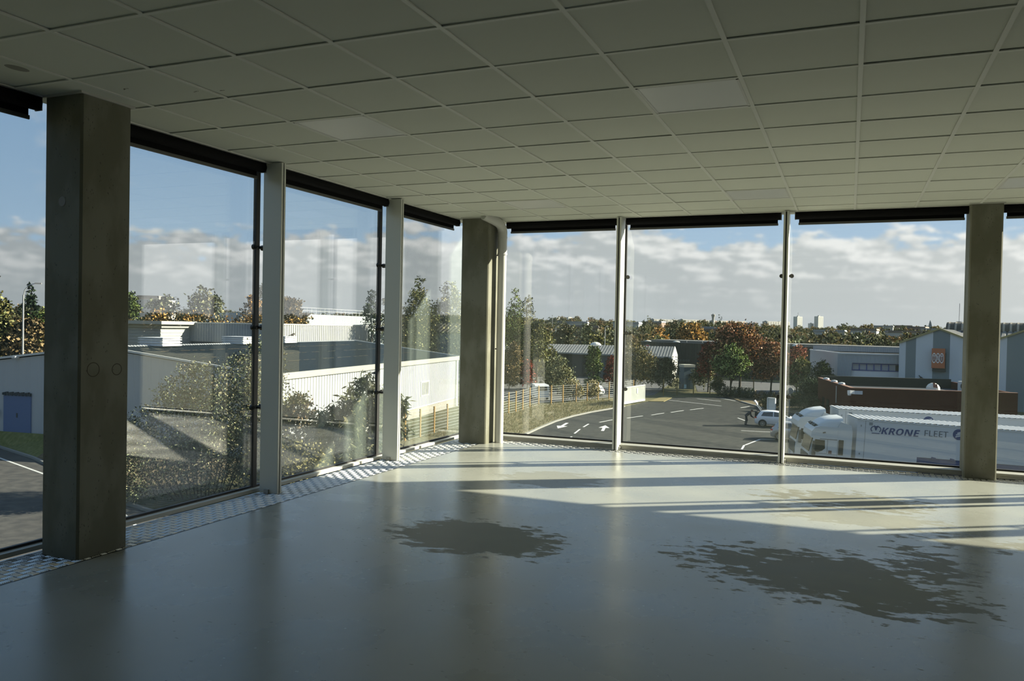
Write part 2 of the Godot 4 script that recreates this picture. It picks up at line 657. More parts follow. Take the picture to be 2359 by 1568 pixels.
func columns_and_pipe() -> void:
	column("large concrete pillar against the left glass wall with round cast marks", Vector3(-4.335, 0, -3.70), Vector2(0.32, 0.37), "left")
	column("dark concrete pillar in the corner behind the white drainpipe", Vector3(-4.21, 0, -9.39), Vector2(0.38, 0.31), "corner")
	column("slim concrete pillar standing by the far glass wall in front of the white trailers", Vector3(1.43, 0, -9.755), Vector2(0.30, 0.34), "right")
	column("concrete pillar at the far glass wall outside the view to the right", Vector3(7.25, 0, -9.755), Vector2(0.30, 0.34), "outside")
	var p := thing("drainpipe", "white plastic drainpipe with a bend under the ceiling beside the corner pillar", "pipe", Vector3(-4.125, 0, -9.47))
	var s := mb()
	bar(s, Vector3(0, -0.004, 0), Vector3(0, 2.42, 0), 0.0545, 20)
	var pvc := mat(0.60, 0.60, 0.585, 0.35)
	obj("pipe", s, pvc, p)
	s = mb()
	bar(s, Vector3(0, 2.40, 0), Vector3(0, 2.62, 0), 0.060, 20)
	obj("sleeve", s, pvc, p)
	s = mb()
	tube(s, [Vector3(0, 2.61, 0), Vector3(0, 2.69, 0), Vector3(0.0, 2.735, 0.02), Vector3(-0.002, 2.775, 0.06), Vector3(-0.008, 2.80, 0.12), Vector3(-0.03, 2.822, 0.20), Vector3(-0.11, 2.87, 0.34)], [0.0605, 0.0605, 0.0605, 0.0605, 0.0605, 0.0605, 0.0605], 20)
	obj("elbow", s, pvc, p)
	for y in [2.415, 2.625]:
		s = mb()
		lathe(s, [Vector2(0.056, -0.01), Vector2(0.0635, -0.008), Vector2(0.0635, 0.008), Vector2(0.056, 0.01)], 20, Transform3D(Basis.IDENTITY, Vector3(0, y, 0)))
		obj("collar", s, pvc, p)
	for y in [2.40, 1.2]:
		s = mb()
		bb(s, Vector3(-0.073, y - 0.008, -0.01), Vector3(-0.05, y + 0.008, 0.01))
		obj("bracket", s, mat(0.1, 0.1, 0.1, 0.5, 0.6), p)


# AT: middle of the face that looks +x; SIZE: depth in x, width in z
func column(label: String, at: Vector3, size: Vector2, which: String) -> void:
	var o := thing("concrete_column", label, "column", at, 0.0, "concrete pillars")
	var c := 0.013
	var x0 := -size.x
	var h := size.y * 0.5
	var plan := PackedVector2Array([Vector2(x0 + c, -h), Vector2(-c, -h), Vector2(0, -h + c), Vector2(0, h - c), Vector2(-c, h), Vector2(x0 + c, h), Vector2(x0, h - c), Vector2(x0, -h + c)])
	var s := mb()
	prism(s, plan, -0.006, CEIL + 0.1)
	obj("shaft", s, concrete(), o)
	# plugged casting holes and the rings the formwork left
	var marks := []
	if which == "left":
		marks = [[Vector3(-0.16, 2.20, h), 0.032, 0], [Vector3(0, 1.165, 0.085), 0.045, 1], [Vector3(0, 1.16, -0.09), 0.037, 1]]
	elif which == "right":
		marks = [[Vector3(x0, 2.10, 0.03), 0.03, 2]]
	for k in marks:
		var face: Basis = [Basis(Vector3.RIGHT, PI / 2), Basis(Vector3.FORWARD, PI / 2), Basis(Vector3.FORWARD, -PI / 2)][k[2]]
		s = mb()
		var r: float = k[1]
		if k[2] == 1:
			lathe(s, [Vector2(r - 0.004, 0.0), Vector2(r - 0.003, 0.0012), Vector2(r, 0.0012), Vector2(r + 0.001, 0.0)], 28, Transform3D(face, k[0]))
			obj("cast_ring", s, mat(0.085, 0.08, 0.06, 0.9), o)
		else:
			lathe(s, [Vector2(0, 0.003), Vector2(r - 0.003, 0.003), Vector2(r, 0.0)], 28, Transform3D(face, k[0]))
			obj("plug", s, mat(0.27, 0.27, 0.255, 0.9), o)
	# the white angle that closes the ceiling round the head of the pillar
	s = mb()
	var t := 0.014
	bb(s, Vector3(x0 - t, CEIL - 0.006, h), Vector3(t, CEIL + 0.02, h + t))
	bb(s, Vector3(0, CEIL - 0.006, -h), Vector3(t, CEIL + 0.02, h))
	bb(s, Vector3(x0 - t, CEIL - 0.006, -h - t), Vector3(t, CEIL + 0.02, -h))
	obj("edge_angle", s, mat(0.55, 0.55, 0.52, 0.6), o)


func concrete() -> StandardMaterial3D:
	var key := "column concrete"
	if not mats.has(key):
		# cast concrete: cloudy grey and olive, with small blow holes
		var n := FastNoiseLite.new()
		n.seed = 14
		n.frequency = 0.008
		n.fractal_octaves = 6
		var a := n.get_seamless_image(512, 512)
		n.seed = 15
		n.frequency = 0.11
		n.fractal_octaves = 1
		n.noise_type = FastNoiseLite.TYPE_CELLULAR
		n.cellular_return_type = FastNoiseLite.RETURN_DISTANCE
		var b := n.get_seamless_image(512, 512)
		var col := Image.create(512, 512, false, Image.FORMAT_RGB8)
		for y in 512:
			for x in 512:
				var k := a.get_pixel(x, y).r
				var hole := 0.0
				var keep := a.get_pixel((x / 12 * 53) % 512, (y / 12 * 29) % 512).r
				if b.get_pixel(x, y).r < 0.10 and keep > 0.70:
					hole = 1.0
				var c := Color(0.165, 0.163, 0.121).lerp(Color(0.218, 0.217, 0.175), smoothstep(0.25, 0.75, k))
				c = c.lerp(Color(0.05, 0.05, 0.042), hole * 0.8)
				col.set_pixel(x, y, c.linear_to_srgb())
		var m := StandardMaterial3D.new()
		m.albedo_texture = ImageTexture.create_from_image(col)
		m.roughness = 0.72
		m.metallic_specular = 0.4
		m.uv1_triplanar = true
		m.uv1_scale = Vector3(0.9, 0.4, 0.9)
		mats[key] = m
	return mats[key]


func blinds() -> void:
	var left := [["black roller blind cut off by the left edge of the view, left of the pillar", -1.74, -3.50], ["black roller blind between the large pillar and the next window fin", -3.68, -5.59], ["black roller blind between the two fins of the left wall", -5.71, -7.59], ["black roller blind from the left wall's last fin to the corner", -7.71, -9.33]]
	for b in left:
		blind(b[0], Vector3(-4.70, CEIL, (b[1] + b[2]) * 0.5), absf(b[1] - b[2]), PI / 2)
	var right := [["black roller blind from the corner pipe to the first fin of the far wall", -4.17, -2.69], ["black roller blind between the two fins of the far wall", -2.57, -0.76], ["black roller blind over the window with the trucks", -0.60, 1.13], ["black roller blind right of the far right pillar", 1.45, 3.14], ["black roller blind of the far wall outside the view", 3.26, 5.09], ["black roller blind of the far wall beside the hidden pillar", 5.21, 6.94], ["black roller blind of the far wall next to the end", 7.3, 8.99]]
	for b in right:
		blind(b[0], Vector3((b[1] + b[2]) * 0.5, CEIL, -9.735), absf(b[1] - b[2]), 0.0)


# local x runs along the roller, -z is the glass side
func blind(label: String, at: Vector3, wide: float, turn: float) -> void:
	var o := thing("roller_blind", label, "blind", at, turn, "black roller blinds under the ceiling")
	var w := wide * 0.5
	var cloth := mat(0.010, 0.010, 0.011, 0.75, 0.0, 0.2)
	var s := mb()
	bar(s, Vector3(-w, -0.043, 0), Vector3(w, -0.043, 0), 0.0425, 20)
	obj("roller", s, cloth, o)
	s = mb()
	bb(s, Vector3(-w + 0.035, -0.125, -0.040), Vector3(w - 0.035, -0.046, -0.038))
	obj("cloth", s, cloth, o)
	s = mb()
	prism_x(s, [Vector2(-0.118, -0.046), Vector2(-0.140, -0.046), Vector2(-0.144, -0.039), Vector2(-0.140, -0.032), Vector2(-0.118, -0.032)], -w + 0.030, w - 0.030)
	obj("bottom_bar", s, mat(0.14, 0.14, 0.135, 0.4, 0.5), o)
	for k in [-1, 1]:
		s = mb()
		bb(s, Vector3(k * (w + 0.004) - 0.004, -0.085, -0.03), Vector3(k * (w + 0.004) + 0.004, 0.0, 0.03))
		obj("bracket", s, mat(0.22, 0.21, 0.18, 0.5, 0.5), o)


# profile of Vector2(y, z) drawn out along x
func prism_x(s: SurfaceTool, profile: Array, x0: float, x1: float) -> void:
	var n := profile.size()
	for i in n:
		var a: Vector2 = profile[i]
		var b: Vector2 = profile[(i + 1) % n]
		quad(s, Vector3(x0, a.x, a.y), Vector3(x0, b.x, b.y), Vector3(x1, b.x, b.y), Vector3(x1, a.x, a.y))
	for i in range(1, n - 1):
		for x in [x0, x1]:
			var t := [profile[0], profile[i], profile[i + 1]]
			if x == x0:
				t.reverse()
			for p in t:
				s.add_vertex(Vector3(x, p.x, p.y))


# ------------------------------------------------------------------ ceiling
const TILE := 0.6
const TX := 0.020
const TZ := -3.925

func ceiling_grid() -> void:
	var c := struct("ceiling", "suspended ceiling of square mineral tiles in a white grid")
	var tones := [mat(0.735, 0.755, 0.685, 0.95, 0, 0.2), mat(0.75, 0.77, 0.70, 0.95, 0, 0.2), mat(0.72, 0.74, 0.67, 0.95, 0, 0.2)]
	var lights := {Vector2i(-2, 1): "lower", Vector2i(-6, 1): "a", Vector2i(-6, 7): "b", Vector2i(-2, 7): "c", Vector2i(2, 7): "d"}
	var proto: Array[Mesh] = []
	for k in 3:
		var s := mb()
		# a tile that lies in the grid with a slightly dished edge
		var h := 0.5 * TILE - 0.006
		bb(s, Vector3(-h, 0.007, -h), Vector3(h, 0.025, h))
		s.generate_normals()
		proto.append(s.commit())
	var a0 := -9
	var a1 := 4
	var b0 := -5
	var b1 := 9
	var lowest := GLASS_R + 0.03
	for a in range(a0, a1):
		for b in range(b0, b1 + 1):
			if lights.has(Vector2i(a, b)):
				continue
			var x0 := maxf(TX + a * TILE + 0.006, GLASS_L + 0.03)
			var x1 := TX + (a + 1) * TILE - 0.006
			var z1 := TZ - b * TILE - 0.006
			var z0 := maxf(TZ - (b + 1) * TILE + 0.006, lowest)
			if x1 - x0 < 0.05 or z1 - z0 < 0.05:
				continue
			var t := MeshInstance3D.new()
			t.name = "ceiling_tile"
			t.position = Vector3((x0 + x1) * 0.5, CEIL + rng.randf_range(-0.0006, 0.0012), (z0 + z1) * 0.5)
			if x1 - x0 > 0.58 and z1 - z0 > 0.58:
				t.mesh = proto[0]
				t.rotation = Vector3(rng.randf_range(-1, 1), 0, rng.randf_range(-1, 1)) * 0.0035
			else:
				var s := mb()
				bb(s, Vector3((x0 - x1) * 0.5, 0.007, (z0 - z1) * 0.5), Vector3((x1 - x0) * 0.5, 0.025, (z1 - z0) * 0.5))
				s.generate_normals()
				t.mesh = s.commit()
			t.material_override = tones[rng.randi() % 3]
			c.add_child(t, true)
			if (a == -7 or a == -6) and b == -1:
				chips(t, a)
			if a == -8 and b == -2:
				var st := mb()
				lathe(st, [Vector2(0, 0.0062), Vector2(0.05, 0.0064), Vector2(0.062, 0.007)], 20, Transform3D(Basis.from_scale(Vector3(0.7, 1, 1.1)), Vector3(0.18, 0, -0.05)))
				obj("stain", st, mat(0.33, 0.325, 0.29, 0.95), t)
	var grid := mat(0.80, 0.81, 0.76, 0.5, 0, 0.35)
	for a in range(a0 + 2, a1 + 1):
		var s := mb()
		bb(s, Vector3(TX + a * TILE - 0.012, CEIL, lowest), Vector3(TX + a * TILE + 0.012, CEIL + 0.006, TZ - b0 * TILE))
		obj("grid_bar", s, grid, c)
	for b in range(b0, b1 + 1):
		var s := mb()
		bb(s, Vector3(GLASS_L + 0.03, CEIL + 0.0004, TZ - b * TILE - 0.012), Vector3(TX + a1 * TILE, CEIL + 0.006, TZ - b * TILE + 0.012))
		obj("grid_bar", s, grid, c)
	# the angle that edges the ceiling along both glass walls
	var e := mb()
	bb(e, Vector3(GLASS_L + 0.028, CEIL - 0.003, lowest), Vector3(-4.655, CEIL + 0.006, TZ - b0 * TILE))
	bb(e, Vector3(GLASS_L + 0.028, CEIL - 0.0025, lowest), Vector3(SIDE, CEIL + 0.006, -9.685))
	obj("edge_angle", e, grid, c)
	# the rest of the ceiling, outside the frame, and the roof slab over all of it
	var s2 := mb()
	bb(s2, Vector3(TX + a1 * TILE, CEIL + 0.004, lowest), Vector3(SIDE, CEIL + 0.03, BACK))
	bb(s2, Vector3(GLASS_L + 0.03, CEIL + 0.004, TZ - b0 * TILE), Vector3(TX + a1 * TILE, CEIL + 0.03, BACK))
	obj("ceiling_rest", s2, tones[0], c)
	s2 = mb()
	bb(s2, Vector3(GLASS_L - 0.15, CEIL + 0.1, GLASS_R - 0.12), Vector3(SIDE + 0.3, CEIL + 0.5, BACK + 0.3))
	obj("roof_slab", s2, tones[2], c)
	var where := {"lower": "unlit white ceiling light panel over the middle of the room", "a": "unlit white ceiling light panel over the left glass wall's middle pane", "b": "unlit white ceiling light panel in front of the corner drainpipe", "c": "unlit white ceiling light panel in front of the thin far fin", "d": "unlit white ceiling light panel by the right pillar, partly cut off"}
	for k in lights:
		var o := thing("ceiling_light", where[lights[k]], "ceiling light", Vector3(TX + (k.x + 0.5) * TILE, CEIL, TZ - (k.y + 0.5) * TILE), 0.0, "square light panels set in the ceiling grid")
		var h := 0.5 * TILE - 0.013
		var f := mb()
		for q in [[-h, -h, h, -h + 0.014], [-h, h - 0.014, h, h], [-h, -h, -h + 0.014, h], [h - 0.014, -h, h, h]]:
			bb(f, Vector3(q[0], 0.0, q[1]), Vector3(q[2], 0.02, q[3]))
		obj("frame", f, mat(0.72, 0.72, 0.70, 0.45), o)
		f = mb()
		bb(f, Vector3(-h + 0.014, 0.003, -h + 0.014), Vector3(h - 0.014, 0.012, h - 0.014))
		obj("diffuser", f, mat(0.83, 0.84, 0.83, 0.28, 0, 0.6), o)


# small knocks that have taken the skin off a tile
func chips(t: Node3D, a: int) -> void:
	var spots := [Vector2(-0.16, 0.05), Vector2(0.21, -0.13)] if a == -7 else [Vector2(-0.22, -0.17)]
	for p in spots:
		var s := mb()
		for k in 5:
			var c: Vector2 = p + Vector2(rng.randf_range(-0.022, 0.022), rng.randf_range(-0.010, 0.010))
			bx(s, Vector3(c.x, 0.0068, c.y), Vector3(rng.randf_range(0.004, 0.014), 0.001, rng.randf_range(0.003, 0.007)), Basis(Vector3.UP, rng.randf() * 3.0))
		obj("chip", s, mat(0.10, 0.085, 0.06, 0.95), t)


# ------------------------------------------------------------------ ground outside
# height of the open country beyond the estate
func land(x: float, z: float) -> float:
	var d := Vector2(x, z).length()
	var az := rad_to_deg(atan2(x, -z))
	var far := lerpf(10.0, 5.0, smoothstep(-12.0, -3.0, az))
	far += 1.2 * sin(az * 0.55) + 0.8 * sin(az * 1.3 + 1.0)
	return GROUND + (far - GROUND) * smoothstep(185.0, 1500.0, d)


func sheet(called: String, pts: Array, y0: float, y1: float, m: Material, parent: Node3D) -> void:
	var s := mb()
	prism(s, PackedVector2Array(pts), y0, y1)
	obj(called, s, m, parent)


func grounds() -> void:
	var soil := mottled("soil", Color(0.075, 0.082, 0.036), Color(0.135, 0.115, 0.062), 0.02, 0.12, 0.95, 8)
	var g := struct("ground", "rough grass and bare soil around the yard")
	var s := mb()
	var rad := [0.0, 12.0, 40.0, 80.0, 120.0, 185.0, 240.0, 320.0, 430.0, 580.0, 780.0, 1050.0, 1400.0, 1800.0, 2600.0, 3600.0]
	for i in rad.size() - 1:
		for k in 96:
			var q := []
			for c in [[i, k], [i + 1, k], [i + 1, k + 1], [i, k + 1]]:
				var a: float = TAU * c[1] / 96.0
				var x: float = sin(a) * rad[c[0]]
				var z: float = -cos(a) * rad[c[0]]
				q.append(Vector3(x, land(x, z), z))
			quad(s, q[0], q[1], q[2], q[3])
	obj("land", s, soil, g)

	var tar := mottled("asphalt", Color(0.028, 0.030, 0.029), Color(0.041, 0.042, 0.039), 0.02, 0.11, 0.85, 12)
	var lot := struct("road", "dark asphalt truck yard with white markings")
	sheet("asphalt", [Vector2(-23.5, -14), Vector2(-23.8, -50), Vector2(-24.0, -60.5), Vector2(-24.5, -64.8), Vector2(-25, -70.5), Vector2(-25, -75.6), Vector2(-24.6, -80.1), Vector2(-23.8, -84.8), Vector2(-23.2, -88.5), Vector2(-22.6, -96.5), Vector2(-20.6, -97.5), Vector2(-20.9, -104.5), Vector2(-15, -110.5), Vector2(-12.2, -103.0), Vector2(-9.9, -98.0), Vector2(-8.6, -91.8), Vector2(-3.2, -91.6), Vector2(0.0, -83.4), Vector2(40, -91), Vector2(60, -14)], GROUND - 0.3, GROUND + 0.03, tar, lot)
	sheet("asphalt", [Vector2(-24.0, -40), Vector2(-24.0, -11), Vector2(-70, -11), Vector2(-60, -39.4), Vector2(-52.4, -36.3), Vector2(-46.5, -34.4), Vector2(-31.5, -27.9), Vector2(-28.4, -27.0), Vector2(-26.5, -31.0)], GROUND - 0.3, GROUND + 0.028, mottled("old asphalt", Color(0.060, 0.060, 0.060), Color(0.090, 0.088, 0.083), 0.02, 0.11, 0.85, 13), lot)
	sheet("asphalt", [Vector2(-70, -96), Vector2(-33.2, -86.6), Vector2(-28.8, -98.5), Vector2(-24.0, -107), Vector2(-28, -140), Vector2(-62, -146)], GROUND - 0.3, GROUND + 0.026, mottled("pale asphalt", Color(0.085, 0.087, 0.088), Color(0.12, 0.12, 0.118), 0.02, 0.11, 0.85, 14), lot)
	sheet("asphalt", [Vector2(-20, -117), Vector2(12, -117), Vector2(10, -146), Vector2(-26, -148)], GROUND - 0.3, GROUND + 0.026, mats["pale asphalt"], lot)
	sheet("verge_strip", [Vector2(-26, -149), Vector2(9, -147), Vector2(9, -149.5), Vector2(-27, -151.5)], GROUND - 0.3, GROUND + 0.1, mottled("dry grass", Color(0.13, 0.115, 0.05), Color(0.24, 0.20, 0.11), 0.03, 0.2, 0.95, 16), lot)

	# white paint
	var paint := mat(0.50, 0.51, 0.50, 0.8)
	for d in [[-20.0, -58.0, -20.4, -61.5], [-20.8, -63.4, -21.3, -66.4], [-21.5, -68.0, -21.8, -70.5], [-21.3, -72.3, -20.8, -75.2], [-19.95, -77.2, -19.1, -80.2], [-18.5, -81.4, -17.8, -84.2], [-17.3, -85.2, -16.5, -88.2], [-16.0, -89.2, -15.0, -92.0], [-17.9, -104.6, -14.6, -102.4], [-20.6, -100.2, -13.6, -96.0], [-15.4, -107.5, -13.0, -104.0], [-10.2, -83.6, -9.1, -81.2], [-7.15, -61.4, -7.25, -63.7], [-7.2, -63.8, -6.5, -67.9], [-6.5, -68.0, -4.4, -68.9], [-7.0, -60.4, -4.2, -58.9], [-8.6, -73.0, -4.5, -73.6], [-50.0, -34.2, -38.0, -30.2], [-31.0, -27.2, -26.0, -24.2], [-11.3, -95.0, -10.6, -97.5]]:
		var a := Vector2(d[0], d[1])
		var b := Vector2(d[2], d[3])
		var w := (b - a).normalized().orthogonal() * 0.075
		sheet("road_marking", [a - w, a + w, b + w, b - w], GROUND + 0.028, GROUND + 0.034, paint, lot)
	arrow(lot, paint, Vector2(-23.75, -70.2), Vector2(-23.15, -65.9))
	arrow(lot, paint, Vector2(-19.25, -66.3), Vector2(-20.15, -70.3))

	# kerb stones of the verge and of the left parking bay
	var stone := mat(0.20, 0.20, 0.185, 0.9)
	var kerb := struct("trim_4", "concrete kerb along the verge")
	for line in [[Vector2(-24.0, -60.5), Vector2(-24.5, -64.8), Vector2(-25, -70.5), Vector2(-25, -75.6), Vector2(-24.6, -80.1), Vector2(-23.8, -84.8), Vector2(-23.2, -88.5)], [Vector2(-57.0, -38.2), Vector2(-52.4, -36.4), Vector2(-46.5, -34.5), Vector2(-38, -31.0), Vector2(-31.5, -28.0), Vector2(-28.5, -27.1)], [Vector2(-12.2, -103.0), Vector2(-9.9, -98.0), Vector2(-8.8, -95.0)]]:
		for i in line.size() - 1:
			var w: Vector2 = (line[i + 1] - line[i]).normalized().orthogonal() * 0.09
			sheet("kerb_stone", [line[i] - w, line[i] + w, line[i + 1] + w, line[i + 1] - w], GROUND, GROUND + 0.15, stone, kerb)

	# grassed verge between kerb and fence, and the bank below the gable wall
	var turf := mottled("turf", Color(0.11, 0.105, 0.055), Color(0.21, 0.185, 0.11), 0.035, 0.16, 0.95, 21)
	sheet("verge", [Vector2(-24.1, -60.5), Vector2(-24.6, -64.8), Vector2(-25.1, -70.5), Vector2(-25.1, -75.6), Vector2(-24.7, -80.1), Vector2(-23.9, -84.8), Vector2(-23.3, -88.5), Vector2(-25.5, -99), Vector2(-27.5, -96.4), Vector2(-29.7, -90), Vector2(-31.3, -86), Vector2(-32.2, -84.4), Vector2(-31.5, -75), Vector2(-30.3, -40), Vector2(-26.8, -32), Vector2(-24.2, -41)], GROUND - 0.2, GROUND + 0.09, turf, g)
	sheet("verge", [Vector2(-22.4, -96.8), Vector2(-20.7, -97.6), Vector2(-21.0, -104.4), Vector2(-22.4, -105.8)], GROUND - 0.2, GROUND + 0.08, mats["dry grass"], g)
	sheet("verge", [Vector2(-14.9, -110.6), Vector2(-12.3, -103.1), Vector2(-9.8, -97.9), Vector2(-8.5, -91.9), Vector2(-3.3, -91.7), Vector2(-3.4, -116), Vector2(-17, -116)], GROUND - 0.2, GROUND + 0.09, mottled("leaf litter", Color(0.085, 0.070, 0.042), Color(0.17, 0.135, 0.085), 0.04, 0.2, 0.95, 22), g)
	s = mb()
	var foot := [Vector3(-60, GROUND, -39.6), Vector3(-52.4, GROUND, -36.6), Vector3(-46.5, GROUND, -34.7), Vector3(-38, GROUND, -31.4), Vector3(-31.5, GROUND, -28.4)]
	var head := [Vector3(-62, GROUND + 0.95, -43.0), Vector3(-56.2, GROUND + 0.95, -36.9), Vector3(-48, GROUND + 0.9, -38.1), Vector3(-40, GROUND + 0.5, -39.4), Vector3(-33, GROUND + 0.05, -40.4)]
	for i in 2:
		quad(s, foot[i], head[i], head[i + 1], foot[i + 1])
	obj("grass_bank", s, mottled("lawn", Color(0.085, 0.105, 0.028), Color(0.20, 0.19, 0.075), 0.03, 0.2, 0.95, 24), g)
	s = mb()
	for i in [2, 3]:
		quad(s, foot[i], head[i], head[i + 1], foot[i + 1])
	obj("grass_bank", s, mats["leaf litter"], g)
	# rough tufts on the verge
	var blades := mb()
	for k in 7:
		var a := TAU * k / 7.0
		var b := Vector3(cos(a), 0, sin(a)) * 0.03
		var tip := Vector3(cos(a + 0.4) * 0.13, 0.13 + 0.03 * (k % 3), sin(a + 0.4) * 0.13)
		var side := Vector3(-sin(a), 0, cos(a)) * 0.012
		quad(blades, b - side, b + side, tip + side * 0.2, tip - side * 0.2)
	blades.generate_normals()
	var zone := PackedVector2Array([Vector2(-24.2, -58), Vector2(-24.7, -64.8), Vector2(-25.3, -70.5), Vector2(-25.3, -75.6), Vector2(-24.9, -80.1), Vector2(-24.1, -84.8), Vector2(-23.6, -88.5), Vector2(-27.5, -96.0), Vector2(-31.2, -86), Vector2(-32.0, -84.4), Vector2(-31.3, -75), Vector2(-30.5, -55)])
	var spots: Array[Transform3D] = []
	var tints: Array[Color] = []
	for i in 5200:
		var p := Vector2(rng.randf_range(-32.2, -23.5), rng.randf_range(-97, -55))
		if Geometry2D.is_point_in_polygon(p, zone):
			spots.append(Transform3D(Basis(Vector3.UP, rng.randf() * TAU).scaled(Vector3.ONE * rng.randf_range(0.6, 1.5)), Vector3(p.x, GROUND + 0.085, p.y)))
			tints.append(Color(0.10, 0.11, 0.05).lerp(Color(0.28, 0.24, 0.15), rng.randf()))
	var tufts := scatter("grass", blades.commit(), spots, tints)
	tag(tufts, "rough brownish grass on the verge between kerb and fence", "grass", "", "stuff")


func scatter(called: String, mesh: Mesh, spots: Array[Transform3D], tints: Array[Color]) -> MultiMeshInstance3D:
	var mm := MultiMesh.new()
	mm.transform_format = MultiMesh.TRANSFORM_3D
	mm.use_colors = true
	mm.mesh = mesh
	mm.instance_count = spots.size()
	for i in spots.size():
		mm.set_instance_transform(i, spots[i])
		mm.set_instance_color(i, tints[i])
	var o := MultiMeshInstance3D.new()
	o.name = numbered(called)
	o.multimesh = mm
	o.material_override = leafy()
	add_child(o)
	return o


func arrow(parent: Node3D, m: Material, tail: Vector2, tip: Vector2) -> void:
	var d := (tip - tail).normalized()
	var w := d.orthogonal()
	var neck := tip - d * 1.9
	sheet("arrow_marking", [tail - w * 0.13, tail + w * 0.13, neck + w * 0.13, neck + w * 0.48, tip, neck - w * 0.48, neck - w * 0.13], GROUND + 0.029, GROUND + 0.035, m, parent)


# ------------------------------------------------------------------ buildings
const TURN_A := 1.7274       # the white sheds run away from the viewer on this heading

func warehouses() -> void:
	white_shed()
	shed_behind()
	far_shed()
	long_low_building()
	black_building()
	grey_office()
	twin_gable_depot()
	brick_building()
	kiosk()


func white_shed() -> void:
	var o := thing("warehouse", "white ribbed metal warehouse with a dark low roof, just beyond the left windows", "warehouse", Vector3(-33.5, GROUND, -40.7), TURN_A)
	var white := mat(0.38, 0.40, 0.41, 0.55)
	var L := 39.0
	var W := 24.7
	var E := 5.4
	var R := 6.85
	var s := mb()
	ribbed(s, Vector3(0, 0.95, 0), Vector3(L, 0.95, 0), Vector3(0, E - 0.35, 0), Vector3(L, E - 0.35, 0), Vector3(0, 0, 1), 0.42, 0.045)
	obj("front_wall", s, white, o)
	s = mb()
	bb(s, Vector3(0.05, 0, -0.3), Vector3(L - 0.05, 0.95, -0.03))
	obj("plinth", s, mottled("plinth concrete", Color(0.27, 0.26, 0.235), Color(0.34, 0.33, 0.30), 0.02, 0.3, 0.9, 31), o)
	s = mb()
	bb(s, Vector3(0, 0.9, -0.05), Vector3(L, 1.0, 0.03))
	obj("base_flashing", s, mat(0.40, 0.46, 0.55, 0.5), o)
	s = mb()
	bb(s, Vector3(-0.12, E - 0.36, -0.02), Vector3(L + 0.12, E + 0.06, 0.14))
	obj("fascia", s, mat(0.36, 0.355, 0.32, 0.5), o)
	# gable towards the viewer, boarded in broad vertical sheets
	s = mb()
	var m := -W * 0.5
	ribbed(s, Vector3(0, 0, m), Vector3(0, 0, 0), Vector3(0, R - 0.1, m), Vector3(0, E - 0.1, 0), Vector3(-1, 0, 0), 0.95, 0.02)
	ribbed(s, Vector3(0, 0, -W), Vector3(0, 0, m), Vector3(0, E - 0.1, -W), Vector3(0, R - 0.1, m), Vector3(-1, 0, 0), 0.95, 0.02)
	obj("gable_wall", s, white, o)
	s = mb()
	poly_x(s, [Vector2(0, -W), Vector2(0, 0), Vector2(E, 0), Vector2(R, m), Vector2(E, -W)], L - 0.1, L)
	obj("gable_wall", s, white, o)
	s = mb()
	bb(s, Vector3(0, 0, -W - 0.1), Vector3(L, E, -W))
	obj("rear_wall", s, white, o)
	for side in 2:
		s = mb()
		var z0 := 0.1 if side == 0 else -W - 0.1
		var up := Vector3(0, 0.993, 0.116 if side == 0 else -0.116)
		ribbed(s, Vector3(0, E + 0.03, z0), Vector3(L, E + 0.03, z0), Vector3(0, R + 0.03, m), Vector3(L, R + 0.03, m), up, 0.45, 0.04)
		obj("roof_slope", s, mottled("dark roof", Color(0.009, 0.015, 0.020), Color(0.016, 0.024, 0.030), 0.02, 0.2, 0.7, 33), o)
		for e in [[Vector3(-0.1, E + 0.03, z0), Vector3(-0.1, R + 0.05, m)], [Vector3(L + 0.1, E + 0.03, z0), Vector3(L + 0.1, R + 0.05, m)]]:
			s = mb()
			var a: Vector3 = e[0]
			var b: Vector3 = e[1]
			var mid := (a + b) * 0.5
			bx(s, mid, Vector3(0.14, 0.14, a.distance_to(b)), Basis(Vector3.RIGHT, atan2(b.y - a.y, absf(b.z - a.z)) * (1 if side == 0 else -1)))
			obj("verge_trim", s, mat(0.55, 0.56, 0.54, 0.45), o)
	s = mb()
	ribbed(s, Vector3(0, R + 0.0, m + 0.14), Vector3(L, R + 0.0, m + 0.14), Vector3(0, R + 0.10, m), Vector3(L, R + 0.10, m), Vector3(0, 0.8, 0.6), 0.3, 0.04)
	obj("ridge_cap", s, mat(0.45, 0.46, 0.46, 0.4, 0.4), o)
	# rusty lap joints across the slope
	for z in [-3.6, -6.6, -9.6]:
		s = mb()
		for i in 30:
			var x0 := 2.0 + i * 1.1 + rng.randf() * 0.5
			if rng.randf() < 0.8:
				var y: float = E + 0.065 + (R - E) * (-z + 0.1) / (W * 0.5)
				bx(s, Vector3(x0 + 0.4, y, z + rng.randf_range(-0.02, 0.02)), Vector3(rng.randf_range(0.5, 1.1), 0.012, rng.randf_range(0.03, 0.09)), Basis(Vector3.RIGHT, 0.116))
		stuff(obj("rusty_lap_joint", s, mat(0.055, 0.042, 0.024, 0.9), o))
	for x in [5.8, 16.1, 23.0]:
		s = mb()
		prism_at(s, [Vector2(-0.95, 0.0), Vector2(-0.95, 0.55), Vector2(0.95, 0.55), Vector2(0.95, 0.0)], x - 1.0, x + 1.0, R - 0.02, m)
		obj("roof_vent", s, mat(0.62, 0.63, 0.63, 0.45), o)
		for y in [0.02, 0.22, 0.42, 0.56]:
			s = mb()
			bb(s, Vector3(x - 1.08, R + y, m - 1.04), Vector3(x + 1.08, R + y + 0.07, m + 1.04))
			obj("vent_slat", s, mat(0.70, 0.71, 0.71, 0.45), o)
	# barred window near the far end, downpipe, corner post
	s = mb()
	bb(s, Vector3(27.4, 1.9, -0.05), Vector3(29.7, 3.35, 0.05))
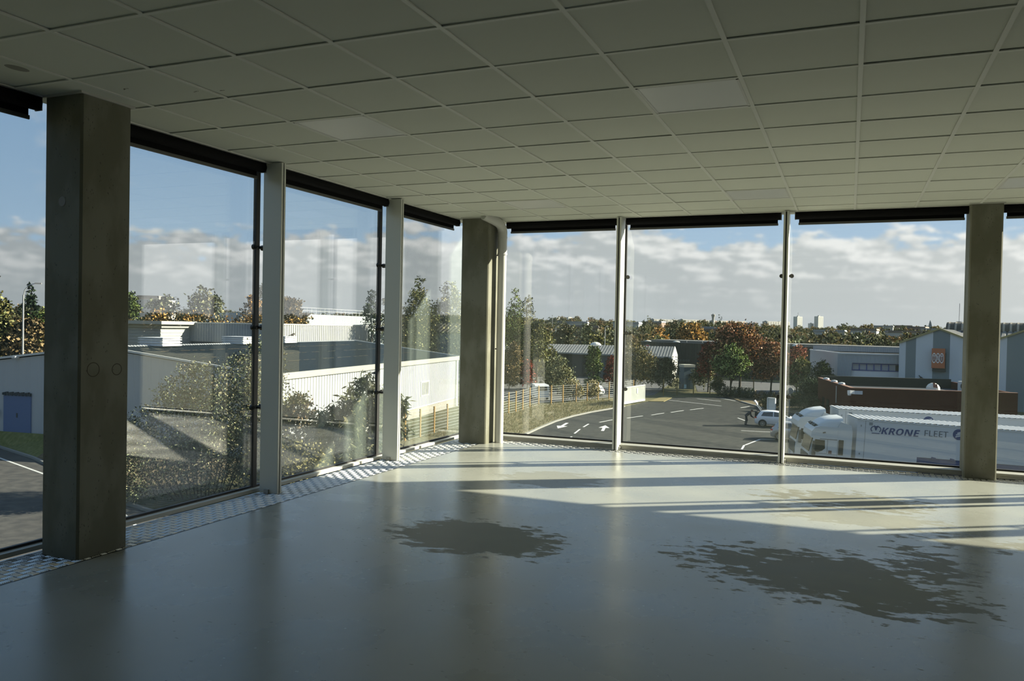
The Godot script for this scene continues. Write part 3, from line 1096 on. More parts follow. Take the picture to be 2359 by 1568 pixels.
	obj("window_frame", s, mat(0.62, 0.62, 0.60, 0.5), o)
	s = mb()
	bb(s, Vector3(27.6, 2.05, 0.04), Vector3(29.5, 3.2, 0.06))
	obj("window_pane", s, mat(0.30, 0.31, 0.31, 0.2), o)
	for k in 6:
		s = mb()
		bar(s, Vector3(27.75 + k * 0.32, 1.95, 0.1), Vector3(27.75 + k * 0.32, 3.3, 0.1), 0.03, 6)
		obj("window_bar", s, mat(0.72, 0.72, 0.70, 0.5), o)
	s = mb()
	bar(s, Vector3(L - 0.9, 0.1, 0.1), Vector3(L - 0.9, E - 0.3, 0.1), 0.06, 8)
	obj("downpipe", s, mat(0.45, 0.46, 0.47, 0.5), o)
	s = mb()
	bb(s, Vector3(L - 0.35, 0.0, -0.1), Vector3(L + 0.05, E - 0.3, 0.06))
	obj("corner_post", s, mat(0.68, 0.69, 0.68, 0.5), o)
	# blue double door in the gable
	s = mb()
	bb(s, Vector3(-0.08, 0.6, -20.2), Vector3(0.02, 3.45, -17.95))
	obj("door", s, mat(0.075, 0.125, 0.26, 0.55), o)
	s = mb()
	bb(s, Vector3(-0.1, 1.9, -19.12), Vector3(-0.07, 2.2, -19.02))
	obj("door_handle", s, mat(0.02, 0.02, 0.025, 0.5), o)
	s = mb()
	for k in 16:
		bb(s, Vector3(-0.16, 3.42 - 0.04 * (k % 2), -20.25 + k * 0.147), Vector3(-0.02, 3.58 + 0.03 * (k % 3), -20.25 + k * 0.147 + 0.11))
	obj("door_hood", s, mat(0.03, 0.035, 0.045, 0.8), o)
	s = mb()
	bb(s, Vector3(-0.4, 5.95, -19.25), Vector3(-0.05, 6.1, -18.95))
	obj("floodlight", s, mat(0.6, 0.6, 0.58, 0.4), o)
	s = mb()
	bb(s, Vector3(-0.25, 1.9, -20.95), Vector3(0, 2.4, -20.6))
	obj("meter_box", s, mat(0.02, 0.022, 0.025, 0.6), o)


# profile of Vector2(y, z) with depth along x
func poly_x(s: SurfaceTool, profile: Array, x0: float, x1: float) -> void:
	prism(s, PackedVector2Array(profile), -x1, -x0, Transform3D(Basis(Vector3.UP, Vector3.LEFT, Vector3.BACK), Vector3.ZERO))


# outline of Vector2(z, y) about (Y, Z), with depth along x
func prism_at(s: SurfaceTool, outline: Array, x0: float, x1: float, y: float, z: float) -> void:
	var p := []
	for v in outline:
		p.append(Vector2(y + v.y, z + v.x))
	poly_x(s, p, x0, x1)


func shed_behind() -> void:
	var o := thing("warehouse", "grey and white ribbed shed with a flat roof seen over the dark roof's ridge", "warehouse", Vector3(-64.1, GROUND, -76.8), TURN_A)
	var s := mb()
	ribbed(s, Vector3(0, 0, 0), Vector3(30, 0, 0), Vector3(0, 8.55, 0), Vector3(30, 8.7, 0), Vector3(0, 0, 1), 0.55, 0.09)
	obj("side_wall", s, mat(0.36, 0.37, 0.36, 0.55), o)
	s = mb()
	ribbed(s, Vector3(0, 6.3, -10.1), Vector3(0, 6.3, 0), Vector3(0, 8.5, -10.1), Vector3(0, 8.5, 0), Vector3(-1, 0, 0), 0.35, 0.05)
	obj("front_wall", s, mat(0.33, 0.35, 0.36, 0.6), o)
	s = mb()
	bb(s, Vector3(0.4, 0, -10.1), Vector3(30, 8.45, -0.12))
	obj("body", s, mat(0.20, 0.22, 0.25, 0.7), o)
	s = mb()
	bb(s, Vector3(-0.06, 8.5, -10.2), Vector3(30.1, 8.62, 0.06))
	obj("parapet_cap", s, mat(0.66, 0.66, 0.62, 0.5), o)
	for k in 5:
		s = mb()
		bb(s, Vector3(0.30, 4.4, -9.4 + k * 1.9), Vector3(0.45, 6.0, -9.4 + k * 1.9 + 1.6))
		obj("window_pane", s, mat(0.015, 0.02, 0.03, 0.1), o)
	# the lower wing to the left, with a deep white roof edge
	s = mb()
	ribbed(s, Vector3(-5.3, 0, -10.1), Vector3(0.4, 0, -10.1), Vector3(-5.3, 7.95, -10.1), Vector3(0.4, 7.95, -10.1), Vector3(0, 0, 1), 5.7, 0.0)
	for k in 16:
		bb(s, Vector3(-5.3, 2.0 + k * 0.38, -10.12), Vector3(0.4, 2.0 + k * 0.38 + 0.26, -10.06))
	obj("wing_side_wall", s, mat(0.34, 0.35, 0.345, 0.55), o)
	s = mb()
	for k in 21:
		bb(s, Vector3(-5.34, k * 0.38, -26), Vector3(-5.28, k * 0.38 + 0.29, -10.1))
	bb(s, Vector3(-5.28, 0, -26), Vector3(-5.1, 7.95, -10.12))
	stuff(obj("wing_front_boards", s, mat(0.34, 0.35, 0.345, 0.6), o))
	s = mb()
	bb(s, Vector3(-5.36, 4.6, -20.5), Vector3(-5.27, 6.5, -16.2))
	obj("window_pane", s, mat(0.015, 0.02, 0.03, 0.1), o)
	s = mb()
	bb(s, Vector3(-6.2, 8.3, -27), Vector3(0.35, 8.68, -9.3))
	obj("roof_edge", s, mat(0.40, 0.39, 0.35, 0.5), o)
	s = mb()
	bb(s, Vector3(-5.6, 7.9, -26.5), Vector3(0.3, 8.3, -9.75))
	obj("soffit", s, mat(0.36, 0.35, 0.30, 0.7), o)
	for x in [2.6, 6.2]:
		s = mb()
		bar(s, Vector3(x, 7.2, 0), Vector3(x - 0.2, 7.35, 0.5), 0.05, 6)
		bx(s, Vector3(x - 0.3, 7.3, 0.55), Vector3(0.5, 0.16, 0.3), Basis(Vector3.BACK, 0.4))
		obj("floodlight", s, mat(0.06, 0.05, 0.045, 0.6), o)


func far_shed() -> void:
	var o := thing("warehouse", "large pale white shed with a railing along its roof, far behind the grey shed", "warehouse", Vector3(-103.6, GROUND, -134.8), TURN_A)
	var s := mb()
	ribbed(s, Vector3(-6, 0, 0), Vector3(44, 0, 0), Vector3(-6, 10.7, 0), Vector3(44, 10.7, 0), Vector3(0, 0, 1), 0.8, 0.05)
	obj("side_wall", s, mat(0.33, 0.37, 0.39, 0.6), o)
	s = mb()
	bb(s, Vector3(-6, 0, -20), Vector3(44, 10.65, -0.1))
	obj("body", s, mat(0.5, 0.52, 0.54, 0.7), o)
	s = mb()
	for k in 26:
		bar(s, Vector3(-6 + k * 2.0, 10.6, -0.4), Vector3(-6 + k * 2.0, 12.1, -0.4), 0.035, 5)
	for y in [11.4, 12.05]:
		bar(s, Vector3(-6, y, -0.4), Vector3(44, y, -0.4), 0.035, 5)
	stuff(obj("railing", s, mat(0.55, 0.58, 0.6, 0.5), o))
	var t := thing("apartment_block", "pale tower block showing small above the left trees by the pillar", "building", Vector3(-189, GROUND, -178), 0.6)
	s = mb()
	bb(s, Vector3(-5, 0, -5), Vector3(5, 14.8, 5))
	obj("wall", s, mat(0.55, 0.52, 0.48, 0.8), t)
	s = mb()
	bb(s, Vector3(-4, 14.8, -4), Vector3(2, 16.0, 3))
	obj("roof_hut", s, mat(0.20, 0.19, 0.18, 0.8), t)


func long_low_building() -> void:
	var o := thing("low_building", "long low dark building with a pale corrugated roof behind the fence", "building", Vector3(-57.1, GROUND, -138.7), 0.10)
	var L := 28.4
	var E := 4.2
	var R := 5.75
	var navy := mat(0.016, 0.022, 0.032, 0.6)
	var s := mb()
	bb(s, Vector3(-12, 0, -9.6), Vector3(L, E - 0.2, -0.4))
	obj("body", s, navy, o)
	for p in [[2.4, 3.8], [15.5, 17.0], [18.6, 20.4], [27.2, 28.6]]:
		s = mb()
		bb(s, Vector3(p[0], 0, -0.42), Vector3(p[1], E - 0.2, -0.34))
		obj("wall_panel", s, mat(0.075, 0.09, 0.105, 0.6), o)
	for x in [4.6, 7.0, 9.6, 12.6, 22.0]:
		s = mb()
		bb(s, Vector3(x, 0.9, -0.42), Vector3(x + 1.6, 2.4, -0.36))
		obj("window_pane", s, mat(0.03, 0.04, 0.05, 0.1), o)
	for x in [14.0, 15.0]:
		s = mb()
		lathe(s, [Vector2(0, 0.05), Vector2(0.2, 0.05), Vector2(0.24, 0.0)], 14, Transform3D(Basis(Vector3.RIGHT, PI / 2), Vector3(x, 3.4, -0.4)))
		obj("wall_lamp", s, mat(0.55, 0.55, 0.5, 0.5), o)
	s = mb()
	ribbed(s, Vector3(-12, E + 0.38, 0.2), Vector3(L, E - 0.13, 0.2), Vector3(-12, R - 0.05, -4.9), Vector3(L, R + 0.08, -4.9), Vector3(0, 0.95, 0.3), 0.52, 0.13)
	obj("roof_slope", s, mottled("old roof sheets", Color(0.12, 0.128, 0.132), Color(0.19, 0.20, 0.205), 0.03, 0.25, 0.6, 35), o)
	s = mb()
	ribbed(s, Vector3(-12, R - 0.05, -4.9), Vector3(L, R + 0.08, -4.9), Vector3(-12, E, -10), Vector3(L, E, -10), Vector3(0, 0.95, -0.3), 0.52, 0.13)
	obj("roof_slope", s, mats["old roof sheets"], o)
	s = mb()
	bx(s, Vector3(L * 0.5 - 6, E + 0.05, 0.22), Vector3(L + 12.2, 0.24, 0.16), Basis(Vector3.BACK, -0.0126))
	obj("gutter", s, mat(0.22, 0.24, 0.25, 0.5), o)
	s = mb()
	poly_x(s, [Vector2(0, -9.9), Vector2(0, 0), Vector2(E - 0.1, 0.1), Vector2(R + 0.12, -4.9), Vector2(E, -9.9)], L - 0.02, L + 0.16)
	obj("gable_wall", s, mat(0.36, 0.355, 0.335, 0.6), o)
	s = mb()
	for q in [[L + 0.16, E - 0.4, 0.3], [L + 0.9, E - 0.1, 0.3], [L + 1.0, E - 0.6, 0.3]]:
		bx(s, Vector3(q[0], q[1], q[2]), Vector3(0.5, 0.12, 0.12), Basis(Vector3.BACK, 0.5 + q[0] * 0.3))
	obj("lamp_arm", s, mat(0.55, 0.55, 0.52, 0.5), o)
	for x in [1.2, 13.6]:
		s = mb()
		lathe(s, [Vector2(1.1, 0.0), Vector2(1.0, 0.25), Vector2(0.7, 0.5), Vector2(0.3, 0.62), Vector2(0, 0.65)], 14, Transform3D(Basis.IDENTITY, Vector3(x, R - 0.1, -6.5)))
		obj("skylight_dome", s, mat(0.6, 0.6, 0.55, 0.3), o)


func black_building() -> void:
	var o := thing("black_building", "long black flat-roofed building with a red disc and pale letters", "building", Vector3(-38.8, GROUND, -160.4), -0.182)
	var L := 60.0
	var H := 6.35
	var s := mb()
	ribbed(s, Vector3(0, 0, 0), Vector3(L, 0, 0), Vector3(0, H, 0), Vector3(L, H - 0.3, 0), Vector3(0, 0, 1), 0.6, 0.05)
	obj("front_wall", s, mat(0.0055, 0.0065, 0.0085, 0.5), o)
	s = mb()
	bb(s, Vector3(0, 0, -22), Vector3(L, H - 0.35, -0.1))
	obj("body", s, mat(0.012, 0.012, 0.014, 0.7), o)
	s = mb()
	bx(s, Vector3(L * 0.5, H - 0.07, 0.0), Vector3(L + 0.2, 0.16, 0.24), Basis(Vector3.BACK, -0.005))
	obj("roof_coping", s, mat(0.10, 0.105, 0.11, 0.5), o)
	s = mb()
	bx(s, Vector3(L * 0.5, H + 0.12, -9.0), Vector3(L - 1.0, 0.35, 12.0), Basis(Vector3.BACK, -0.005))
	obj("roof_deck", s, mat(0.11, 0.11, 0.105, 0.7), o)
	for x in [1.0, 7.1, 15.4, 30.2]:
		s = mb()
		lathe(s, [Vector2(0.5, 0.0), Vector2(0.45, 0.2), Vector2(0.25, 0.35), Vector2(0, 0.4)], 12, Transform3D(Basis.from_scale(Vector3(1.5, 0.9, 1.5)), Vector3(x, H, -0.9)))
		obj("roof_dome", s, mat(0.5, 0.5, 0.45, 0.4), o)
	for x in [9.4, 12.6]:
		s = mb()
		bar(s, Vector3(x, H - 0.2, -0.5), Vector3(x, H + 0.6, -0.5), 0.04, 5)
		obj("roof_post", s, mat(0.4, 0.4, 0.38, 0.5), o)
	s = mb()
	lathe(s, [Vector2(0, 0.12), Vector2(0.82, 0.12), Vector2(0.82, 0.0)], 28, Transform3D(Basis(Vector3.RIGHT, PI / 2), Vector3(1.35, 4.95, 0.0)))
	obj("red_disc", s, mat(0.33, 0.025, 0.03, 0.5), o)
	s = mb()
	lathe(s, [Vector2(0.82, 0.10), Vector2(0.82, 0.13), Vector2(0.89, 0.13), Vector2(0.89, 0.0)], 28, Transform3D(Basis(Vector3.RIGHT, PI / 2), Vector3(1.35, 4.95, 0.0)))
	obj("disc_rim", s, mat(0.25, 0.27, 0.30, 0.5), o)
	lettering("sign_letters", "SIREM", Vector3(4.55, 4.95, 0.1), Basis.IDENTITY, 1.15, mat(0.16, 0.19, 0.22, 0.5), o, true, 4.3)
	lettering("small_letters", "F-DDE", Vector3(9.3, 2.9, 0.1), Basis.IDENTITY, 0.4, mat(0.06, 0.08, 0.08, 0.5), o, true, 2.0)


func grey_office() -> void:
	var o := thing("office_building", "grey ribbed office with a recessed strip of blue-framed windows", "building", Vector3(-1.37, GROUND, -113.0), 0.0)
	var s := mb()
	ribbed(s, Vector3(-4.1, 0, -16.9), Vector3(0, 0, 0), Vector3(-4.1, 6.2, -16.9), Vector3(0, 6.2, 0), Vector3(-0.97, 0, 0.24), 0.9, 0.02)
	obj("side_wall", s, mat(0.36, 0.39, 0.42, 0.6), o)
	var sheet_ := mat(0.31, 0.34, 0.37, 0.6)
	s = mb()
	ribbed(s, Vector3(0, 0, 0), Vector3(1.45, 0, 0), Vector3(0, 5.0, 0), Vector3(1.75, 5.0, 0), Vector3(0, 0, 1), 0.16, 0.03)
	ribbed(s, Vector3(0, 5.0, 0), Vector3(8.0, 5.0, 0), Vector3(0, 6.1, 0), Vector3(8.0, 6.1, 0), Vector3(0, 0, 1), 0.17, 0.03)
	obj("front_wall", s, sheet_, o)
	s = mb()
	prism(s, PackedVector2Array([Vector2(0.1, -0.8), Vector2(8, -0.8), Vector2(8, -15), Vector2(-3.9, -16.8)]), 0, 6.0)
	obj("body", s, mat(0.06, 0.062, 0.066, 0.7), o)
	s = mb()
	bb(s, Vector3(1.3, 0, -0.8), Vector3(8.0, 4.05, -0.45))
	obj("white_wall", s, mat(0.60, 0.62, 0.64, 0.6), o)
	var blue := mat(0.03, 0.055, 0.24, 0.4)
	for k in 6:
		s = mb()
		var x := 1.75 + k * 0.86
		bb(s, Vector3(x - 0.07, 4.0, -0.55), Vector3(x + 0.07, 4.95, -0.4))
		obj("window_mullion", s, blue, o)
		s = mb()
		bb(s, Vector3(x + 0.07, 4.12, -0.6), Vector3(x + 0.79, 4.88, -0.5))
		obj("window_pane", s, mat(0.26, 0.30, 0.36, 0.25), o)
	for y in [4.0, 4.85]:
		s = mb()
		bb(s, Vector3(1.7, y, -0.57), Vector3(7.2, y + 0.1, -0.38))
		obj("window_rail", s, blue, o)
	s = mb()
	prism(s, PackedVector2Array([Vector2(-4.2, -17), Vector2(0, 0.12), Vector2(0.25, 0.0), Vector2(-3.9, -17)]), 6.15, 6.3)
	bb(s, Vector3(0, 6.1, -0.1), Vector3(8.0, 6.25, 0.1))
	obj("roof_edge", s, mat(0.52, 0.55, 0.58, 0.5), o)
	s = mb()
	ribbed(s, Vector3(-3.6, 6.15, -14.6), Vector3(8, 6.15, -14.6), Vector3(-3.6, 6.9, -14.6), Vector3(8, 6.9, -14.6), Vector3(0, 0, 1), 0.3, 0.04)
	obj("rear_upstand", s, mat(0.33, 0.35, 0.37, 0.6), o)


func twin_gable_depot() -> void:
	var o := thing("depot", "depot with twin striped gables, an orange sign and a ribbed vault on its roof", "building", Vector3(5.77, GROUND, -111.85), -0.2)
	var E := 7.75
	var R := 9.55
	var P := 8.9
	var light := mat(0.47, 0.52, 0.56, 0.6)
	var dark := mat(0.15, 0.19, 0.205, 0.6)
	var top := func(x: float) -> float:
		var f := fposmod(x, P) / P
		return E + (R - E) * (1.0 - absf(2.0 * f - 1.0))
	var xs := [0.0, 0.74, 1.88, 3.75, 4.45, 5.6, 7.5, 8.9, 10.0, 11.5, 13.35, 14.5, 16.2, 17.8, 20.0, 22.25, 26.7, 31.15, 35.6]
	var tone := [1, 0, 1, 0, 0, 1, 0, 1, 1, 0, 1, 1, 0, 1, 0, 1, 0, 1]
	for i in xs.size() - 1:
		var s := mb()
		var t0: float = top.call(xs[i] + 0.001)
		var t1: float = top.call(xs[i + 1] - 0.001)
		poly_z(s, [Vector2(xs[i], 0), Vector2(xs[i + 1], 0), Vector2(xs[i + 1], t1), Vector2(xs[i], t0)], -0.2, 0.0)
		obj("wall_panel", s, light if tone[i] else dark, o)
	for g in 4:
		for half in 2:
			var s := mb()
			var x0 := g * P + half * P * 0.5
			var a := Vector2(x0, E if half == 0 else R)
			var b := Vector2(x0 + P * 0.5, R if half == 0 else E)
			bx(s, Vector3((a.x + b.x) * 0.5, (a.y + b.y) * 0.5, 0.06), Vector3(a.distance_to(b) + 0.05, 0.2, 0.3), Basis(Vector3.BACK, (b - a).angle()))
			obj("yellow_verge", s, mat(0.26, 0.23, 0.10, 0.6), o)
			s = mb()
			var n := Vector3(-(b.y - a.y), b.x - a.x, 0).normalized()
			ribbed(s, Vector3(a.x, a.y, 0), Vector3(a.x, a.y, -16), Vector3(b.x, b.y, 0), Vector3(b.x, b.y, -16), n, 0.8, 0.1)
			obj("roof_slope", s, mottled("depot roof", Color(0.13, 0.13, 0.13), Color(0.20, 0.20, 0.195), 0.02, 0.2, 0.7, 37), o)
	# long hall behind, with a barrel vault along its ridge
	var s2 := mb()
	bb(s2, Vector3(1.5, 0, -34), Vector3(70, E, -16))
	obj("rear_hall", s2, light, o)
	s2 = mb()
	ribbed(s2, Vector3(1.5, E, -15.8), Vector3(70, E, -15.8), Vector3(1.5, R + 0.1, -23.5), Vector3(70, R + 0.1, -23.5), Vector3(0, 0.97, 0.24), 0.7, 0.14)
	obj("roof_slope", s2, mats["depot roof"], o)
	s2 = mb()
	ribbed(s2, Vector3(1.5, R + 0.1, -26), Vector3(70, R + 0.1, -26), Vector3(1.5, E, -34.2), Vector3(70, E, -34.2), Vector3(0, 0.97, -0.24), 0.7, 0.14)
	obj("roof_slope", s2, mats["depot roof"], o)
	var vault := obj("roof_vault", vault_shell(2.7, 70.0, R - 0.05, -24.8, 1.75, 1.25), mat(0.055, 0.05, 0.042, 0.7), o)
	for k in 77:
		var rib := mb()
		var x := 3.1 + k * 0.86
		for j in 10:
			var a0 := PI * j / 10.0
			var a1 := PI * (j + 1) / 10.0
			var p := Vector3(x, R - 0.05 + sin(a0) * 1.30, -24.8 + cos(a0) * 1.80)
			var q := Vector3(x, R - 0.05 + sin(a1) * 1.30, -24.8 + cos(a1) * 1.80)
			var w := Vector3(0.13, 0, 0)
			quad(rib, p - w, p + w, q + w, q - w)
		obj("vault_rib", rib, mat(0.33, 0.29, 0.23, 0.7), vault)
	# projecting orange sign
	var sg := mb()
	bb(sg, Vector3(3.72, 4.75, 0.25), Vector3(5.15, 7.15, 0.7))
	obj("sign_board", sg, mat(0.37, 0.115, 0.045, 0.5), o)
	sg = mb()
	bb(sg, Vector3(3.78, 4.35, 0.0), Vector3(5.22, 6.6, 0.4))
	obj("sign_back", sg, mat(0.035, 0.04, 0.045, 0.6), o)
	for k in 3:
		var c := Vector3(3.99 + k * 0.415, 5.98, 0.70)
		sg = mb()
		lathe(sg, [Vector2(0.175, 0.0), Vector2(0.175, 0.03), Vector2(0.225, 0.03), Vector2(0.225, 0.0)], 22, Transform3D(Basis(Vector3.RIGHT, PI / 2) * Basis.from_scale(Vector3(1, 1, 2.75)), c))
		obj("sign_ring", sg, mat(0.66, 0.66, 0.66, 0.5), o)
		sg = mb()
		lathe(sg, [Vector2(0, 0.012), Vector2(0.176, 0.012), Vector2(0.176, 0.0)], 22, Transform3D(Basis(Vector3.RIGHT, PI / 2) * Basis.from_scale(Vector3(1, 1, 2.75)), c))
		obj("sign_oval", sg, mat(0.16, 0.045, 0.03, 0.5), o)
		lettering("sign_letter", "TNT"[k], c + Vector3(0, 0, 0.03), Basis.IDENTITY, 0.62, mat(0.66, 0.66, 0.66, 0.5), o, true, 0.2)
	for p in [Vector3(2.55, 3.5, 0.2), Vector3(4.6, 3.15, 0.2)]:
		sg = mb()
		bar(sg, p + Vector3(-0.25, 0.25, -0.2), p, 0.05, 6)
		bx(sg, p + Vector3(0.1, -0.12, 0.1), Vector3(0.42, 0.28, 0.3), Basis(Vector3.BACK, -0.7))
		obj("floodlight", sg, mat(0.012, 0.012, 0.014, 0.5), o)
	sg = mb()
	bar(sg, Vector3(8.35, 0, 0.12), Vector3(8.35, 7.6, 0.12), 0.09, 8)
	obj("downpipe", sg, mat(0.28, 0.33, 0.36, 0.5), o)
	var mast := thing("radio_mast", "thin lattice radio mast with a small box rising behind the twin-gabled depot", "mast", Vector3(15.1, 2.2, -137.5), 0.0)
	sg = mb()
	bar(sg, Vector3(0, 0, 0), Vector3(0, 4.2, 0), 0.04, 6)
	obj("pole", sg, mat(0.22, 0.23, 0.24, 0.5), mast)
	for y in [0.75, 1.45]:
		sg = mb()
		bb(sg, Vector3(-0.38, y, -0.2), Vector3(0.38, y + 0.06, 0.2))
		obj("platform", sg, mat(0.25, 0.26, 0.27, 0.5), mast)
	sg = mb()
	bb(sg, Vector3(-0.3, 0.8, -0.15), Vector3(0.2, 1.45, 0.15))
	obj("aerial_box", sg, mat(0.30, 0.31, 0.32, 0.5), mast)


func vault_shell(x0: float, x1: float, y: float, z: float, rz: float, ry: float) -> ArrayMesh:
	var s := mb()
	for j in 12:
		var a0 := PI * j / 12.0
		var a1 := PI * (j + 1) / 12.0
		var p := Vector3(x0, y + sin(a0) * ry, z + cos(a0) * rz)
		var q := Vector3(x0, y + sin(a1) * ry, z + cos(a1) * rz)
		var d := Vector3(x1 - x0, 0, 0)
		quad(s, p, q, q + d, p + d)
		for p3 in [Vector3(x0, y, z), p, q]:
			s.add_vertex(p3)
	s.generate_normals()
	return s.commit()


func brick_building() -> void:
	var o := thing("brick_building", "low red brick building with a dark flat roof behind the trailers", "building", Vector3(0.2, GROUND, -82.9), 0.2)
	var brick := mottled("brick", Color(0.045, 0.015, 0.010), Color(0.090, 0.029, 0.020), 0.05, 0.35, 0.9, 41)
	var H := 3.55
	var L := 14.4
	var D := 17.4
	var s := mb()
	bb(s, Vector3(0, 0, -0.3), Vector3(L, H, 0))
	obj("front_wall", s, brick, o)
	s = mb()
	bb(s, Vector3(0, 0, -D), Vector3(0.3, H, -0.3))
	obj("side_wall", s, brick, o)
	s = mb()
	bb(s, Vector3(L - 0.3, 0, -D), Vector3(L, H, -0.3))
	obj("side_wall", s, brick, o)
	s = mb()
	bb(s, Vector3(0.3, 0, -D), Vector3(L - 0.3, H + 0.28, -D + 0.3))
	obj("rear_wall", s, mat(0.012, 0.015, 0.014, 0.8), o)
	s = mb()
	bb(s, Vector3(0.3, 0, -D + 0.3), Vector3(L - 0.3, H - 0.75, -0.3))
	obj("flat_roof", s, mat(0.022, 0.027, 0.034, 0.6), o)
	for q in [[0.0, -0.34, L, 0.04], [-0.04, -D, 0.36, -0.3]]:
		s = mb()
		bb(s, Vector3(q[0], H, q[1]), Vector3(q[2], H + 0.07, q[3]))
		obj("coping", s, mat(0.18, 0.085, 0.055, 0.8), o)
	for z in [-13.5, -9.0, -5.2]:
		s = mb()
		lathe(s, [Vector2(0.35, 0.0), Vector2(0.3, 0.16), Vector2(0, 0.22)], 10, Transform3D(Basis.IDENTITY, Vector3(0.2, H + 0.05, z)))
		obj("parapet_cowl", s, mat(0.36, 0.40, 0.42, 0.5), o)
	s = mb()
	bar(s, Vector3(-0.06, 1.6, -6.4), Vector3(-0.06, H - 0.2, -6.4), 0.05, 6)
	obj("downpipe", s, mat(0.45, 0.45, 0.44, 0.5), o)
	for z in [-14.5, -11.8]:
		s = mb()
		bb(s, Vector3(-0.04, 0.4, z), Vector3(0.05, 1.6, z + 1.3))
		obj("window_pane", s, mat(0.012, 0.015, 0.022, 0.2), o)
	s = mb()
	bb(s, Vector3(0.25, H - 0.55, 0.0), Vector3(1.05, H - 0.22, 0.12))
	obj("wall_plate", s, mat(0.46, 0.49, 0.52, 0.5), o)
	s = mb()
	bx(s, Vector3(0.0, H - 0.35, 0.2), Vector3(0.5, 0.32, 0.4), Basis(Vector3.UP, 0.5))
	lathe(s, [Vector2(0, -0.12), Vector2(0.15, -0.1), Vector2(0.18, 0.1), Vector2(0, 0.12)], 10, Transform3D(Basis.IDENTITY, Vector3(-0.15, H - 0.55, 0.25)))
	obj("security_camera", s, mat(0.66, 0.67, 0.66, 0.4), o)
	# domed roof light with a rusty patch
	var dm := thing("roof_light", "white domed roof light with a rust-brown patch on the dark flat roof", "roof light", Vector3(7.45, GROUND + H - 0.75, -86.4), 0.2)
	s = mb()
	lathe(s, [Vector2(0.60, 0.0), Vector2(0.62, 0.75), Vector2(0.58, 1.0), Vector2(0.44, 1.22), Vector2(0.22, 1.36), Vector2(0, 1.40)], 18, Transform3D.IDENTITY)
	obj("dome", s, mat(0.62, 0.60, 0.53, 0.4), dm)
	s = mb()
	bx(s, Vector3(0.05, 1.10, 0.46), Vector3(0.36, 0.34, 0.24), Basis(Vector3.RIGHT, -0.7))
	bx(s, Vector3(0.0, 1.33, 0.20), Vector3(0.16, 0.12, 0.3), Basis(Vector3.RIGHT, -0.35))
	obj("rust_patch", s, mat(0.17, 0.07, 0.045, 0.8), dm)
	var ac := thing("air_conditioner", "white air conditioner unit with a round fan on the brick building's roof", "air conditioner", Vector3(11.4, GROUND + H - 0.75, -96.6), 0.2)
	s = mb()
	bb(s, Vector3(-0.72, 0.15, -0.25), Vector3(0.72, 1.15, 0.25))
	obj("casing", s, mat(0.52, 0.53, 0.52, 0.5), ac)
	s = mb()
	lathe(s, [Vector2(0, 0.02), Vector2(0.40, 0.02), Vector2(0.41, 0.0)], 22, Transform3D(Basis(Vector3.RIGHT, PI / 2), Vector3(-0.20, 0.66, 0.25)))
	obj("fan_grille", s, mat(0.05, 0.05, 0.055, 0.6), ac)
	s = mb()
	lathe(s, [Vector2(0, 0.03), Vector2(0.09, 0.025), Vector2(0.1, 0.0)], 12, Transform3D(Basis(Vector3.RIGHT, PI / 2), Vector3(-0.20, 0.66, 0.26)))
	obj("fan_hub", s, mat(0.3, 0.3, 0.3, 0.5), ac)
	s = mb()
	lathe(s, [Vector2(0, 0.02), Vector2(0.11, 0.02), Vector2(0.115, 0.0)], 12, Transform3D(Basis(Vector3.RIGHT, PI / 2), Vector3(0.46, 0.95, 0.25)))
	obj("round_badge", s, mat(0.17, 0.02, 0.04, 0.5), ac)
	for x in [-0.5, 0.5]:
		s = mb()
		bb(s, Vector3(x - 0.06, 0, -0.25), Vector3(x + 0.06, 0.15, 0.25))
		obj("foot", s, mat(0.1, 0.1, 0.1, 0.7), ac)


func kiosk() -> void:
	var o := thing("transformer_cabin", "blue-grey electrical cabin with a cream cornice between the bushes", "cabin", Vector3(-22.4, GROUND, -121.6), PI / 4 - 0.16)
	var s := mb()
	bb(s, Vector3(-0.85, 0, -0.85), Vector3(0.85, 3.35, 0.85))
	obj("body", s, mat(0.060, 0.105, 0.145, 0.6), o)
	s = mb()
	bb(s, Vector3(-0.92, 3.3, -0.92), Vector3(0.92, 3.68, 0.92))
	obj("cornice", s, mat(0.42, 0.42, 0.35, 0.7), o)
	s = mb()
	bb(s, Vector3(0.15, 0.2, 0.85), Vector3(0.75, 2.4, 0.88))
	obj("door", s, mat(0.05, 0.09, 0.13, 0.5), o)
	s = mb()
	bb(s, Vector3(-0.88, 0.2, 0.55), Vector3(-0.85, 0.8, 0.85))
	obj("vent", s, mat(0.015, 0.02, 0.025, 0.5), o)


